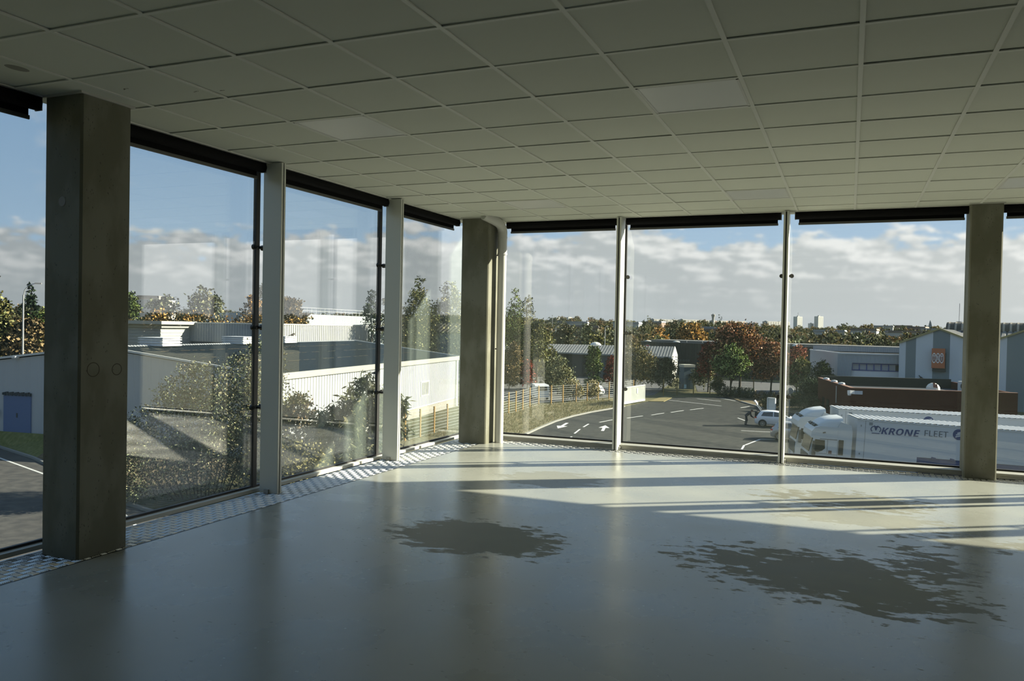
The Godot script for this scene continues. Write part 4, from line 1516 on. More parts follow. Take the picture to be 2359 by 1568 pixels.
# ------------------------------------------------------------------ fences, lamps, signs, hedges
func yard() -> void:
	var ochre := mat(0.34, 0.205, 0.06, 0.6)
	var wire := mat(0.40, 0.42, 0.40, 0.5)
	var posts := []
	var k := 0.0
	while k < 36.0:
		posts.append(Vector3(lerpf(-29.9, -31.2, k / 36.0), GROUND, -37.6 - k * 1.0))
		k += 2.45
	for p in [[-31.2, -73.9], [-31.2, -75.8], [-31.5, -78.4], [-31.8, -81.2], [-32.0, -84.4], [-31.0, -85.8], [-30.3, -87.8], [-29.4, -89.9], [-28.7, -92.0], [-28.0, -94.2], [-27.2, -96.2], [-26.3, -99.0], [-25.6, -102.0]]:
		posts.append(Vector3(p[0], GROUND, p[1]))
	fence("pale wire mesh fence on yellow posts along the grass verge", posts, ochre, wire, 2.15, true)
	var back := []
	for p in [[-22.6, -106.3], [-21.3, -108.8], [-19.5, -111.0], [-17.5, -112.4], [-14.9, -113.2], [-11.9, -113.8]]:
		back.append(Vector3(p[0], GROUND, p[1]))
	fence("dark mesh fence with dull yellow posts in front of the electrical cabin", back, mat(0.16, 0.115, 0.03, 0.6), mat(0.05, 0.055, 0.05, 0.7), 2.2, false)
	var nt := thing("notice", "small pale notice plate hung on the dark mesh fence", "sign", Vector3(-20.4, GROUND + 1.2, -109.6), 0.7)
	var s := mb()
	bb(s, Vector3(-0.17, -0.25, 0.05), Vector3(0.17, 0.25, 0.08))
	obj("plate", s, mat(0.30, 0.42, 0.42, 0.5), nt)
	# sliding gate
	var a := Vector3(-23.95, GROUND + 0.03, -88.6)
	var b := Vector3(-22.75, GROUND + 0.03, -96.3)
	var g := thing("sliding_gate", "white barred sliding gate standing open at the end of the verge", "gate", a, atan2(-(b.z - a.z), b.x - a.x))
	var w := a.distance_to(b)
	var white := mat(0.46, 0.48, 0.45, 0.5)
	s = mb()
	bb(s, Vector3(0, 0.12, -0.07), Vector3(w, 0.36, 0.07))
	obj("bottom_rail", s, white, g)
	s = mb()
	bb(s, Vector3(0, 1.98, -0.05), Vector3(w, 2.08, 0.05))
	obj("top_rail", s, white, g)
	for x in [0.0, w - 0.1]:
		s = mb()
		bb(s, Vector3(x, 0.1, -0.05), Vector3(x + 0.1, 2.1, 0.05))
		obj("end_post", s, white, g)
	s = mb()
	var x := 0.16
	while x < w - 0.1:
		bb(s, Vector3(x - 0.035, 0.3, -0.02), Vector3(x + 0.035, 2.0, 0.02))
		x += 0.14
	stuff(obj("gate_bars", s, white, g))
	for q in [[w - 0.6, 0.11], [0.5, 0.11]]:
		s = mb()
		lathe(s, [Vector2(0, -0.04), Vector2(0.11, -0.04), Vector2(0.11, 0.04), Vector2(0, 0.04)], 12, Transform3D(Basis(Vector3.RIGHT, PI / 2), Vector3(q[0], q[1], 0)))
		obj("wheel", s, mat(0.02, 0.02, 0.02, 0.7), g)
	s = mb()
	bb(s, Vector3(w - 2.6, 1.15, 0.03), Vector3(w - 2.25, 1.75, 0.06))
	obj("notice_plate", s, mat(0.7, 0.71, 0.7, 0.5), g)
	# lamp posts
	lamp_post("tall grey street lamp with a curved arm, left of the large pillar", Vector3(-72.8, GROUND, -52.9), 10.9, 1.0, 0.0)
	lamp_post("grey lamp mast behind the thin far fin, left of the brick building", Vector3(-7.85, GROUND, -112.0), 9.75, 0.0, 0.0)
	lamp_post("thin distant pole above the green trees right of the corner pipe", Vector3(-102.0, GROUND, -282.0), 13.4, 0.0, 0.0)
	lamp_post("distant lamp post with a small pale head, left of the dark rounded tree", Vector3(-67.2, GROUND, -188.3), 8.9, 0.4, 1.0)
	lamp_post("thin lamp pole standing behind the corrugated roof", Vector3(-47.3, GROUND, -163.3), 9.0, 0.3, 1.0)
	lamp_post("thin lamp pole over the pale roof beside the green poplars", Vector3(-76.5, GROUND, -185.0), 7.6, 0.3, 1.0)
	# free-standing sign frame
	var sg := thing("sign_frame", "white free-standing sign frame behind the hatchback's open tailgate", "sign", Vector3(-7.75, GROUND + 0.05, -92.6), -0.45)
	s = mb()
	for q in [[-0.5, 0, -0.42, 1.5], [0.42, 0, 0.5, 1.5], [-0.5, 1.42, 0.5, 1.5], [-0.5, 0.15, 0.5, 0.23]]:
		bb(s, Vector3(q[0], q[1], -0.09), Vector3(q[2], q[3], 0.09))
	obj("frame", s, mat(0.72, 0.73, 0.71, 0.5), sg)
	s = mb()
	bb(s, Vector3(-0.42, 0.23, -0.06), Vector3(0.42, 1.42, -0.03))
	obj("board", s, mat(0.66, 0.67, 0.62, 0.5), sg)
	var pole := thing("bollard", "short grey post with a round cap beside the clipped bushes", "bollard", Vector3(-5.75, GROUND, -90.4), 0.0)
	s = mb()
	bar(s, Vector3(0, 0, 0), Vector3(0, 2.35, 0), 0.05, 8)
	obj("post", s, mat(0.2, 0.2, 0.2, 0.5), pole)
	s = mb()
	lathe(s, [Vector2(0, -0.04), Vector2(0.30, -0.03), Vector2(0.32, 0.0), Vector2(0.30, 0.03), Vector2(0, 0.04)], 16, Transform3D(Basis(Vector3.RIGHT, PI / 2), Vector3(0.1, 2.55, 0)))
	obj("round_sign", s, mat(0.16, 0.17, 0.16, 0.5), pole)


func fence(label: String, posts: Array, pm: Material, wm: Material, high: float, thick: bool) -> void:
	var o := thing("fence", label, "fence")
	for i in posts.size():
		var s := mb()
		bb(s, posts[i] + Vector3(-0.06, 0, -0.06), posts[i] + Vector3(0.06, high + 0.1, 0.06))
		obj("post", s, pm, o)
		if i == 0:
			continue
		var a: Vector3 = posts[i - 1]
		var b: Vector3 = posts[i]
		s = mb()
		var n := 9
		for k in n:
			var y := 0.15 + (high - 0.17) * k / (n - 1.0)
			bar(s, a + Vector3(0, y, 0), b + Vector3(0, y, 0), 0.013 if thick else 0.010, 4)
		var m := 14 if thick else 18
		for k in range(1, m):
			var p := a.lerp(b, float(k) / m)
			bar(s, p + Vector3(0, 0.1, 0), p + Vector3(0, high, 0), 0.004 if thick else 0.008, 3)
		obj("mesh_panel", s, wm, o)


func lamp_post(label: String, at: Vector3, high: float, arm: float, head: float) -> void:
	var o := thing("street_lamp", label, "street lamp", at)
	var steel := mat(0.36, 0.37, 0.38, 0.45, 0.4)
	var s := mb()
	var pts := [Vector3.ZERO, Vector3(0, high * 0.5, 0), Vector3(0, high, 0)]
	tube(s, pts, [0.11, 0.09, 0.07], 8)
	obj("pole", s, steel, o)
	if arm > 0.0:
		s = mb()
		var d := Vector3(0.75, 0, -0.66)
		tube(s, [Vector3(0, high - 0.1, 0), d * arm * 0.12 + Vector3(0, high + 0.5 * arm, 0), d * arm * 0.45 + Vector3(0, high + 0.95 * arm, 0), d * arm + Vector3(0, high + 1.15 * arm, 0)], [0.05, 0.045, 0.04, 0.035], 8)
		obj("arm", s, steel, o)
		s = mb()
		bx(s, d * (arm + 0.25) + Vector3(0, high + 1.15 * arm, 0), Vector3(0.55, 0.12, 0.26), Basis(Vector3.UP, 0.72))
		obj("lamp_head", s, mat(0.25, 0.25, 0.26, 0.4), o)
	else:
		s = mb()
		lathe(s, [Vector2(0, 0.25), Vector2(0.2, 0.2), Vector2(0.22, 0.05), Vector2(0.08, 0.0)], 10, Transform3D(Basis.IDENTITY, Vector3(0, high, 0)))
		obj("lamp_head", s, mat(0.16, 0.16, 0.16, 0.5), o)


# ------------------------------------------------------------------ vehicles and a person
func vehicles() -> void:
	truck("white articulated truck with lettered trailer, nearer of the two parked side by side", Vector3(0.37, GROUND, -48.9), 0.22, -0.042)
	truck("white articulated truck with plain-looking trailer, parked behind the lettered one", Vector3(-0.6, GROUND, -54.4), 0.22, -0.02)
	var white := mat(0.62, 0.64, 0.66, 0.25, 0.0, 0.6)
	var silver := mat(0.36, 0.365, 0.365, 0.3, 0.5, 0.6)
	car("white hatchback with its tailgate raised, parked in the yard", Vector3(-5.95, GROUND + 0.03, -77.9), 0.05, white, true)
	car("silver hatchback with a red tail lamp, half hidden by the thin window fin", Vector3(-3.75, GROUND + 0.03, -68.9), 0.0, silver, false)
	car("white car behind the yellow-posted fence beside the dry climbing plant", Vector3(-31.3, GROUND + 0.03, -101.2), 2.75, white, false)
	van("white van parked behind the wire mesh fence, left of the dry climbing plant", Vector3(-35.0, GROUND + 0.03, -92.4), 2.1)
	person()


func wheel(parent: Node3D, at: Vector3, r: float, wide: float) -> void:
	var s := mb()
	lathe(s, [Vector2(r * 0.62, -wide * 0.5), Vector2(r * 0.94, -wide * 0.5), Vector2(r, -wide * 0.35), Vector2(r, wide * 0.35), Vector2(r * 0.94, wide * 0.5), Vector2(r * 0.62, wide * 0.5)], 22, Transform3D(Basis(Vector3.RIGHT, PI / 2), at))
	var tyre := obj("wheel", s, mat(0.012, 0.012, 0.012, 0.8), parent)
	s = mb()
	for side in [-1, 1]:
		var z: float = at.z + side * wide * 0.42
		lathe(s, [Vector2(0, 0.01), Vector2(r * 0.14, 0.015), Vector2(r * 0.2, 0.0)], 12, Transform3D(Basis(Vector3.RIGHT, side * PI / 2), Vector3(at.x, at.y, z)))
		for k in 9:
			var a := TAU * k / 9.0
			bx(s, Vector3(at.x + cos(a) * r * 0.36, at.y + sin(a) * r * 0.36, z), Vector3(r * 0.52, r * 0.10, 0.02), Basis(Vector3.BACK, a))
		lathe(s, [Vector2(r * 0.56, 0.0), Vector2(r * 0.58, 0.02), Vector2(r * 0.65, 0.02), Vector2(r * 0.66, 0.0)], 22, Transform3D(Basis(Vector3.RIGHT, side * PI / 2), Vector3(at.x, at.y, z)))
	obj("rim", s, mat(0.34, 0.34, 0.33, 0.35, 0.5), tyre)


# A hatchback: +x is the front. Rings of a cross section carry the body from tail to nose.
func car(label: String, at: Vector3, turn: float, paint: Material, open: bool) -> void:
	var o := thing("car", label, "car", at, turn)
	# x, lower y, shoulder y, top y, half width at the shoulder, half width at the top
	var rows := [[-2.0, 0.42, 0.66, 0.70, 0.62, 0.60], [-1.95, 0.30, 0.72, 0.86, 0.80, 0.74], [-1.80, 0.24, 0.84, 0.96, 0.86, 0.76], [-1.62, 0.22, 0.92, 1.26, 0.87, 0.66], [-1.40, 0.22, 0.94, 1.42, 0.87, 0.60], [-0.9, 0.22, 0.94, 1.47, 0.87, 0.60], [-0.2, 0.22, 0.93, 1.46, 0.87, 0.60], [0.35, 0.22, 0.92, 1.38, 0.87, 0.60], [0.85, 0.22, 0.90, 1.12, 0.86, 0.66], [1.12, 0.22, 0.89, 0.97, 0.86, 0.74], [1.55, 0.22, 0.84, 0.90, 0.85, 0.72], [1.85, 0.24, 0.74, 0.80, 0.80, 0.66], [1.97, 0.30, 0.60, 0.66, 0.70, 0.56], [2.0, 0.40, 0.52, 0.54, 0.60, 0.5]]
	var ring := func(r: Array) -> Array:
		var p := [Vector3(r[0], r[1], r[4] * 0.86), Vector3(r[0], r[1] + 0.10, r[4] * 0.97), Vector3(r[0], r[2] - 0.16, r[4]), Vector3(r[0], r[2], r[4] * 0.985), Vector3(r[0], r[3] - 0.05, r[5] + 0.03), Vector3(r[0], r[3] - 0.012, r[5] * 0.86), Vector3(r[0], r[3], 0.0)]
		for k in range(5, -1, -1):
			p.append(Vector3(p[k].x, p[k].y, -p[k].z))
		return p
	var s := mb()
	s.set_smooth_group(0)
	var rings := []
	for r in rows:
		rings.append(ring.call(r))
	for i in rings.size() - 1:
		for k in 12:
			quad(s, rings[i][k], rings[i][k + 1], rings[i + 1][k + 1], rings[i + 1][k])
		quad(s, rings[i][12], rings[i][0], rings[i + 1][0], rings[i + 1][12])
	for e in [0, rings.size() - 1]:
		for k in range(1, 12):
			for p in [rings[e][0], rings[e][k], rings[e][k + 1]]:
				s.add_vertex(p)
	var body := obj("body", s, paint, o)
	var dark := mat(0.012, 0.014, 0.018, 0.06, 0.0, 0.7)
	# side windows stand a little proud of the flanks
	for side in [1, -1]:
		for w in [[[-1.42, 1.0], [-1.22, 1.34], [-0.38, 1.385], [-0.38, 0.985]], [[-0.30, 0.985], [-0.30, 1.385], [0.28, 1.33], [0.86, 1.02], [0.86, 0.98]]]:
			s = mb()
			var outline := []
			for p in w:
				var t: float = (p[1] - 0.93) / (1.42 - 0.93)
				outline.append(Vector3(p[0], p[1], side * (lerpf(0.862, 0.632, t) + 0.006)))
			for k in range(1, outline.size() - 1):
				for p in [outline[0], outline[k], outline[k + 1]]:
					s.add_vertex(p)
			obj("side_window", s, dark, body)
		s = mb()
		bx(s, Vector3(0.72, 1.0, side * 0.94), Vector3(0.14, 0.13, 0.16))
		obj("mirror", s, mat(0.04, 0.04, 0.045, 0.4), o)
		s = mb()
		bx(s, Vector3(-1.86, 0.83, side * 0.74), Vector3(0.18, 0.14, 0.22), Basis(Vector3.UP, side * 0.55))
		obj("tail_lamp", s, mat(0.40, 0.03, 0.02, 0.2), o)
		s = mb()
		bx(s, Vector3(1.80, 0.68, side * 0.66), Vector3(0.24, 0.12, 0.26), Basis(Vector3.UP, -side * 0.5))
		obj("headlamp", s, mat(0.5, 0.52, 0.55, 0.1), o)
		for x in [-1.28, 1.22]:
			s = mb()
			lathe(s, [Vector2(0.0, 0.0), Vector2(0.37, 0.0), Vector2(0.375, -0.05)], 24, Transform3D(Basis(Vector3.RIGHT, side * PI / 2), Vector3(x, 0.32, side * 0.868)))
			obj("wheel_arch", s, mat(0.01, 0.01, 0.011, 0.9), body)
			wheel(o, Vector3(x, 0.31, side * 0.80), 0.31, 0.19)
	s = mb()
	quad(s, Vector3(0.42, 1.365, -0.58), Vector3(0.42, 1.365, 0.58), Vector3(1.08, 1.0, 0.70), Vector3(1.08, 1.0, -0.70))
	obj("windscreen", s, dark, body)
	s = mb()
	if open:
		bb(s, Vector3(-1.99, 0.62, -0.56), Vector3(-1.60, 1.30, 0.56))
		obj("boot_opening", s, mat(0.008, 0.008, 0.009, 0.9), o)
		# the raised tailgate with its screen, hinged at the roof edge
		s = mb()
		var lift := Basis(Vector3.BACK, -0.92)
		for p in [[Vector3(-0.33, 0.0, 0.60), Vector3(0.66, 0.05, 0.09)], [Vector3(-0.33, 0.0, -0.60), Vector3(0.66, 0.05, 0.09)], [Vector3(-0.66, 0.02, 0), Vector3(0.12, 0.08, 1.28)], [Vector3(-0.86, 0.07, 0), Vector3(0.40, 0.05, 1.26)], [Vector3(-1.03, 0.02, 0), Vector3(0.10, 0.10, 1.1)]]:
			bx(s, Vector3(-1.45, 1.44, 0) + lift * p[0], p[1], lift)
		var gate := obj("tailgate", s, paint, o)
		s = mb()
		bx(s, Vector3(-1.45, 1.44, 0) + lift * Vector3(-0.33, -0.005, 0), Vector3(0.60, 0.02, 1.14), lift)
		obj("rear_screen", s, dark, gate)
	else:
		quad(s, Vector3(-1.46, 1.385, -0.56), Vector3(-1.46, 1.385, 0.56), Vector3(-1.80, 0.985, 0.68), Vector3(-1.80, 0.985, -0.68))
		obj("rear_screen", s, dark, body)
		s = mb()
		bar(s, Vector3(-1.2, 1.45, 0), Vector3(-1.38, 1.66, 0), 0.012, 5)
		obj("aerial", s, mat(0.02, 0.02, 0.02, 0.5), o)
	s = mb()
	bb(s, Vector3(-2.02, 0.45, -0.26), Vector3(-1.99, 0.56, 0.26))
	obj("number_plate", s, mat(0.6, 0.6, 0.55, 0.5), o)


func van(label: String, at: Vector3, turn: float) -> void:
	var o := thing("van", label, "van", at, turn)
	var white := mat(0.58, 0.60, 0.62, 0.3, 0.0, 0.6)
	var s := mb()
	poly_z(s, [Vector2(-2.2, 0.35), Vector2(2.15, 0.35), Vector2(2.25, 0.55), Vector2(2.15, 0.95), Vector2(1.55, 1.12), Vector2(0.85, 1.80), Vector2(0.6, 1.86), Vector2(-2.05, 1.86), Vector2(-2.2, 1.7)], -0.85, 0.85)
	obj("body", s, white, o)
	for side in [1, -1]:
		s = mb()
		poly_z(s, [Vector2(0.25, 1.15), Vector2(1.35, 1.15), Vector2(0.82, 1.66), Vector2(0.25, 1.66)], side * 0.86 - 0.01, side * 0.86 + 0.01)
		obj("side_window", s, mat(0.012, 0.014, 0.018, 0.06, 0.0, 0.7), o)
		for x in [-1.4, 1.45]:
			wheel(o, Vector3(x, 0.33, side * 0.78), 0.33, 0.2)
	s = mb()
	bx(s, Vector3(1.21, 1.47, 0), Vector3(0.95, 0.02, 1.5), Basis(Vector3.BACK, -0.77))
	obj("windscreen", s, mat(0.012, 0.014, 0.018, 0.06, 0.0, 0.7), o)
	s = mb()
	bb(s, Vector3(-2.22, 1.15, -0.65), Vector3(-2.19, 1.65, 0.65))
	obj("rear_screen", s, mat(0.012, 0.014, 0.018, 0.06, 0.0, 0.7), o)


# Local axes: the trailer runs from x = 0 along +x, its side z = 0 faces the viewer; the cab stands at -x.
func truck(label: String, at: Vector3, turn: float, dip: float) -> void:
	var o := thing("articulated_truck", label, "truck", at, turn, "white articulated trucks parked side by side")
	o.rotation.z = dip   # the loading ramp falls away to the rear
	var white := mat(0.50, 0.525, 0.53, 0.4, 0.0, 0.5)
	var panel := mat(0.50, 0.525, 0.54, 0.5)
	var dark := mat(0.012, 0.013, 0.015, 0.4)
	var blue := mat(0.018, 0.040, 0.145, 0.5)
	var pane := mat(0.012, 0.014, 0.016, 0.2, 0.0, 0.15)
	var s := mb()
	bb(s, Vector3(0.0, 2.1, -2.5), Vector3(13.6, 3.93, 0.0))
	obj("trailer_body", s, panel, o)
	s = mb()
	bb(s, Vector3(0.0, 0.9, -2.5), Vector3(3.2, 2.1, 0.0))
	obj("front_skirt", s, panel, o)
	s = mb()
	bb(s, Vector3(-0.03, 3.90, -2.53), Vector3(13.63, 3.965, 0.03))
	obj("roof_rail", s, white, o)
	# a roof of pressed ribs across the trailer
	s = mb()
	ribbed(s, Vector3(0.0, 4.0, 0.0), Vector3(13.6, 4.0, 0.0), Vector3(0.0, 4.0, -2.5), Vector3(13.6, 4.0, -2.5), Vector3.UP, 0.30, 0.03)
	obj("ribbed_roof", s, mat(0.40, 0.41, 0.415, 0.4, 0.1), o)
	s = mb()
	bb(s, Vector3(0.42, 0.95, 0.0), Vector3(0.44, 3.88, 0.008))
	obj("panel_seam", s, mat(0.20, 0.21, 0.22, 0.6), o)
	s = mb()
	bb(s, Vector3(0.04, 2.2, -2.45), Vector3(0.09, 3.7, -2.35))
	obj("front_hose", s, dark, o)
	for q in [[0.62, 3.66, 0.80, 3.82], [0.17, 3.55, 0.23, 3.65], [0.16, 1.98, 0.24, 2.08]]:
		s = mb()
		bb(s, Vector3(q[0], q[1], 0.0), Vector3(q[2], q[3], 0.012))
		obj("vent_plate", s, mat(0.20, 0.22, 0.23, 0.6), o)
	# chassis
	s = mb()
	bb(s, Vector3(3.2, 1.82, -2.4), Vector3(13.5, 2.08, -0.03))
	obj("chassis_rail", s, blue, o)
	s = mb()
	bb(s, Vector3(3.2, 1.0, -0.9), Vector3(3.32, 2.1, -0.01))
	bb(s, Vector3(3.2, 1.75, -0.9), Vector3(6.0, 1.86, -0.01))
	bb(s, Vector3(3.2, 1.0, -0.9), Vector3(6.0, 1.1, -0.01))
	bx(s, Vector3(4.65, 1.62, -0.05), Vector3(1.5, 0.12, 0.06), Basis(Vector3.BACK, -0.52))
	obj("pallet_box", s, blue, o)
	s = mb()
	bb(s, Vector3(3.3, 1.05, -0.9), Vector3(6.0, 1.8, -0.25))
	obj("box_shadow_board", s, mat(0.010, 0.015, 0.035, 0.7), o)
	for x in [4.05, 5.0, 7.0, 9.0]:
		s = mb()
		bx(s, Vector3(x, 2.11, 0.02), Vector3(0.22, 0.12, 0.06), Basis(Vector3.BACK, -0.2))
		obj("rail_catch", s, blue, o)
	for x in [9.4, 10.7, 12.0]:
		for z in [-0.25, -2.25]:
			wheel(o, Vector3(x, 0.5, z), 0.5, 0.38)
	# print on the side
	var ink := mat(0.020, 0.042, 0.15, 0.5)
	var lean := Basis(Vector3(1, 0, 0), Vector3(0.24, 1, 0), Vector3(0, 0, 1))
	crown(o, ink, Vector3(0.98, 3.46, 0.012))
	lettering("trailer_letters", "KRONE", Vector3(2.25, 3.40, 0.004), lean, 0.37, ink, o, true, 1.92)
	lettering("trailer_letters", "FLEET", Vector3(4.09, 3.46, 0.004), Basis.IDENTITY, 0.32, mat(0.07, 0.085, 0.12, 0.5), o, false, 1.2)
	s = mb()
	lathe(s, [Vector2(0, 0.012), Vector2(0.30, 0.012), Vector2(0.30, 0.0)], 30, Transform3D(Basis(Vector3.RIGHT, PI / 2), Vector3(5.25, 3.52, 0.0)))
	obj("round_emblem", s, ink, o)
	for k in 3:
		s = mb()
		bx(s, Vector3(5.25 + [0.05, 0.02, -0.02][k], 3.52 + [0.11, 0.02, -0.09][k], 0.014), Vector3([0.28, 0.34, 0.30][k], 0.06, 0.006), Basis(Vector3.BACK, 0.30))
		obj("emblem_bar", s, mat(0.52, 0.54, 0.56, 0.5), o)
	# tractor cab
	var zc := -1.25
	s = mb()
	poly_z(s, [Vector2(-0.50, 0.9), Vector2(-0.50, 3.38), Vector2(-1.95, 3.40), Vector2(-2.22, 3.30), Vector2(-2.38, 3.08), Vector2(-2.43, 2.80), Vector2(-2.40, 2.72), Vector2(-2.28, 2.70), Vector2(-2.43, 1.98), Vector2(-2.50, 1.4), Vector2(-2.48, 0.5), Vector2(-2.2, 0.45), Vector2(-2.0, 1.05), Vector2(-1.2, 1.05), Vector2(-0.95, 0.9)], -2.47, -0.03)
	obj("cab_body", s, white, o)
	# wind deflector, higher in the middle
	s = mb()
	s.set_smooth_group(0)
	var rows := [[-2.02, 3.39, 3.42, 0.95], [-1.86, 3.38, 3.60, 1.02], [-1.55, 3.38, 3.78, 1.08], [-1.15, 3.38, 3.89, 1.12], [-0.72, 3.38, 3.95, 1.14]]
	var rings := []
	for r in rows:
		rings.append([Vector3(r[0], r[1], zc + r[3]), Vector3(r[0], lerpf(r[1], r[2], 0.55), zc + r[3]), Vector3(r[0], lerpf(r[1], r[2], 0.9), zc + r[3] * 0.86), Vector3(r[0], r[2], zc + r[3] * 0.6), Vector3(r[0], r[2], zc - r[3] * 0.6), Vector3(r[0], lerpf(r[1], r[2], 0.9), zc - r[3] * 0.86), Vector3(r[0], lerpf(r[1], r[2], 0.55), zc - r[3]), Vector3(r[0], r[1], zc - r[3])])
	for i in rings.size() - 1:
		for k in 7:
			quad(s, rings[i][k], rings[i][k + 1], rings[i + 1][k + 1], rings[i + 1][k])
	obj("wind_deflector", s, white, o)
	# side fairing that slopes back to the trailer
	s = mb()
	poly_z(s, [Vector2(-1.0, 2.65), Vector2(-1.0, 3.39), Vector2(-0.85, 3.72), Vector2(-0.30, 3.55), Vector2(-0.22, 3.2), Vector2(-0.22, 0.95), Vector2(-0.55, 0.95), Vector2(-0.55, 2.65)], -0.10, -0.02)
	obj("side_fairing", s, white, o)
	s = mb()
	bb(s, Vector3(-0.92, 1.85, -0.06), Vector3(-0.66, 2.70, -0.005))
	obj("fairing_gap", s, dark, o)
	# windscreen, side window, dark lines, visor lamps
	s = mb()
	poly_z(s, [Vector2(-2.30, 2.70), Vector2(-2.46, 1.92), Vector2(-2.49, 1.92), Vector2(-2.34, 2.70)], -2.38, -0.12)
	obj("windscreen", s, pane, o)
	s = mb()
	poly_z(s, [Vector2(-2.33, 1.98), Vector2(-2.18, 2.64), Vector2(-1.66, 2.62), Vector2(-1.63, 2.16), Vector2(-1.78, 2.02), Vector2(-2.0, 1.93)], -0.04, -0.012)
	poly_z(s, [Vector2(-2.33, 1.98), Vector2(-2.18, 2.64), Vector2(-1.66, 2.62), Vector2(-1.63, 2.16), Vector2(-1.78, 2.02), Vector2(-2.0, 1.93)], -2.488, -2.46)
	obj("side_window", s, pane, o)
	s = mb()
	for q in [[-1.93, 2.66, -0.62, 2.70], [-1.52, 1.9, -1.50, 2.66], [-0.97, 1.3, -0.955, 2.66], [-2.2, 1.86, -1.52, 1.88], [-0.97, 2.7, -0.955, 3.38], [-1.50, 1.83, -0.97, 1.85]]:
		bb(s, Vector3(q[0], q[1], -0.034), Vector3(q[2], q[3], -0.022))
	stuff(obj("door_lines", s, mat(0.10, 0.105, 0.11, 0.6), o))
	s = mb()
	poly_z(s, [Vector2(-1.95, 3.40), Vector2(-1.60, 3.46), Vector2(-1.60, 3.36), Vector2(-2.06, 3.36)], -2.1, -0.35)
	obj("deflector_gap", s, dark, o)
	for z in [-0.55, -0.95, -1.55, -1.95]:
		s = mb()
		bx(s, Vector3(-2.16, 3.38, z), Vector3(0.16, 0.14, 0.2), Basis(Vector3.BACK, 0.5))
		obj("roof_lamp", s, dark, o)
	s = mb()
	bx(s, Vector3(-1.72, 3.05, -0.02), Vector3(0.16, 0.07, 0.02), Basis(Vector3.BACK, 0.25))
	obj("side_lamp", s, mat(0.05, 0.045, 0.045, 0.4), o)
	s = mb()
	bb(s, Vector3(-1.44, 1.88, -0.03), Vector3(-1.26, 2.06, -0.02))
	obj("small_badge", s, mat(0.10, 0.035, 0.04, 0.5), o)
	for z in [0.12, -2.62]:
		s = mb()
		bx(s, Vector3(-2.28, 2.25, z), Vector3(0.12, 0.62, 0.20))
		bx(s, Vector3(-2.26, 1.85, z), Vector3(0.18, 0.18, 0.22))
		obj("door_mirror", s, mat(0.03, 0.032, 0.034, 0.4), o)
	s = mb()
	bb(s, Vector3(-2.53, 1.05, -2.3), Vector3(-2.44, 1.75, -0.25))
	obj("grille", s, mat(0.03, 0.032, 0.034, 0.6), o)
	for z in [-0.38, -2.12]:
		s = mb()
		bx(s, Vector3(-2.47, 0.88, z), Vector3(0.12, 0.28, 0.46))
		obj("headlamp", s, mat(0.45, 0.46, 0.46, 0.1), o)
		wheel(o, Vector3(-1.6, 0.5, z + (0.1 if z > -1 else -0.1)), 0.5, 0.34)
		wheel(o, Vector3(1.2, 0.5, z + (0.1 if z > -1 else -0.1)), 0.5, 0.4)


# a crown drawn with bent bars: two curled side arms, three prongs and a foot
func crown(parent: Node3D, m: Material, at: Vector3) -> void:
	var s := mb()
	for side in [-1, 1]:
		var last := Vector3.ZERO
		for k in 9:
			var a := lerpf(-0.95, 2.15, k / 8.0)
			var p := at + Vector3(side * (0.10 + 0.155 * cos(a)), 0.155 * sin(a), 0)
			if k > 0:
				bx(s, (p + last) * 0.5, Vector3(p.distance_to(last) * 1.25, 0.052, 0.006), Basis(Vector3.BACK, atan2(p.y - last.y, p.x - last.x)))
			last = p
		bx(s, at + Vector3(side * 0.055, 0.09, 0), Vector3(0.04, 0.26, 0.006), Basis(Vector3.BACK, -side * 0.30))
	bx(s, at + Vector3(0, 0.06, 0), Vector3(0.05, 0.25, 0.006))
	bx(s, at + Vector3(0, -0.225, 0), Vector3(0.42, 0.045, 0.006))
	obj("crown_emblem", s, m, parent)


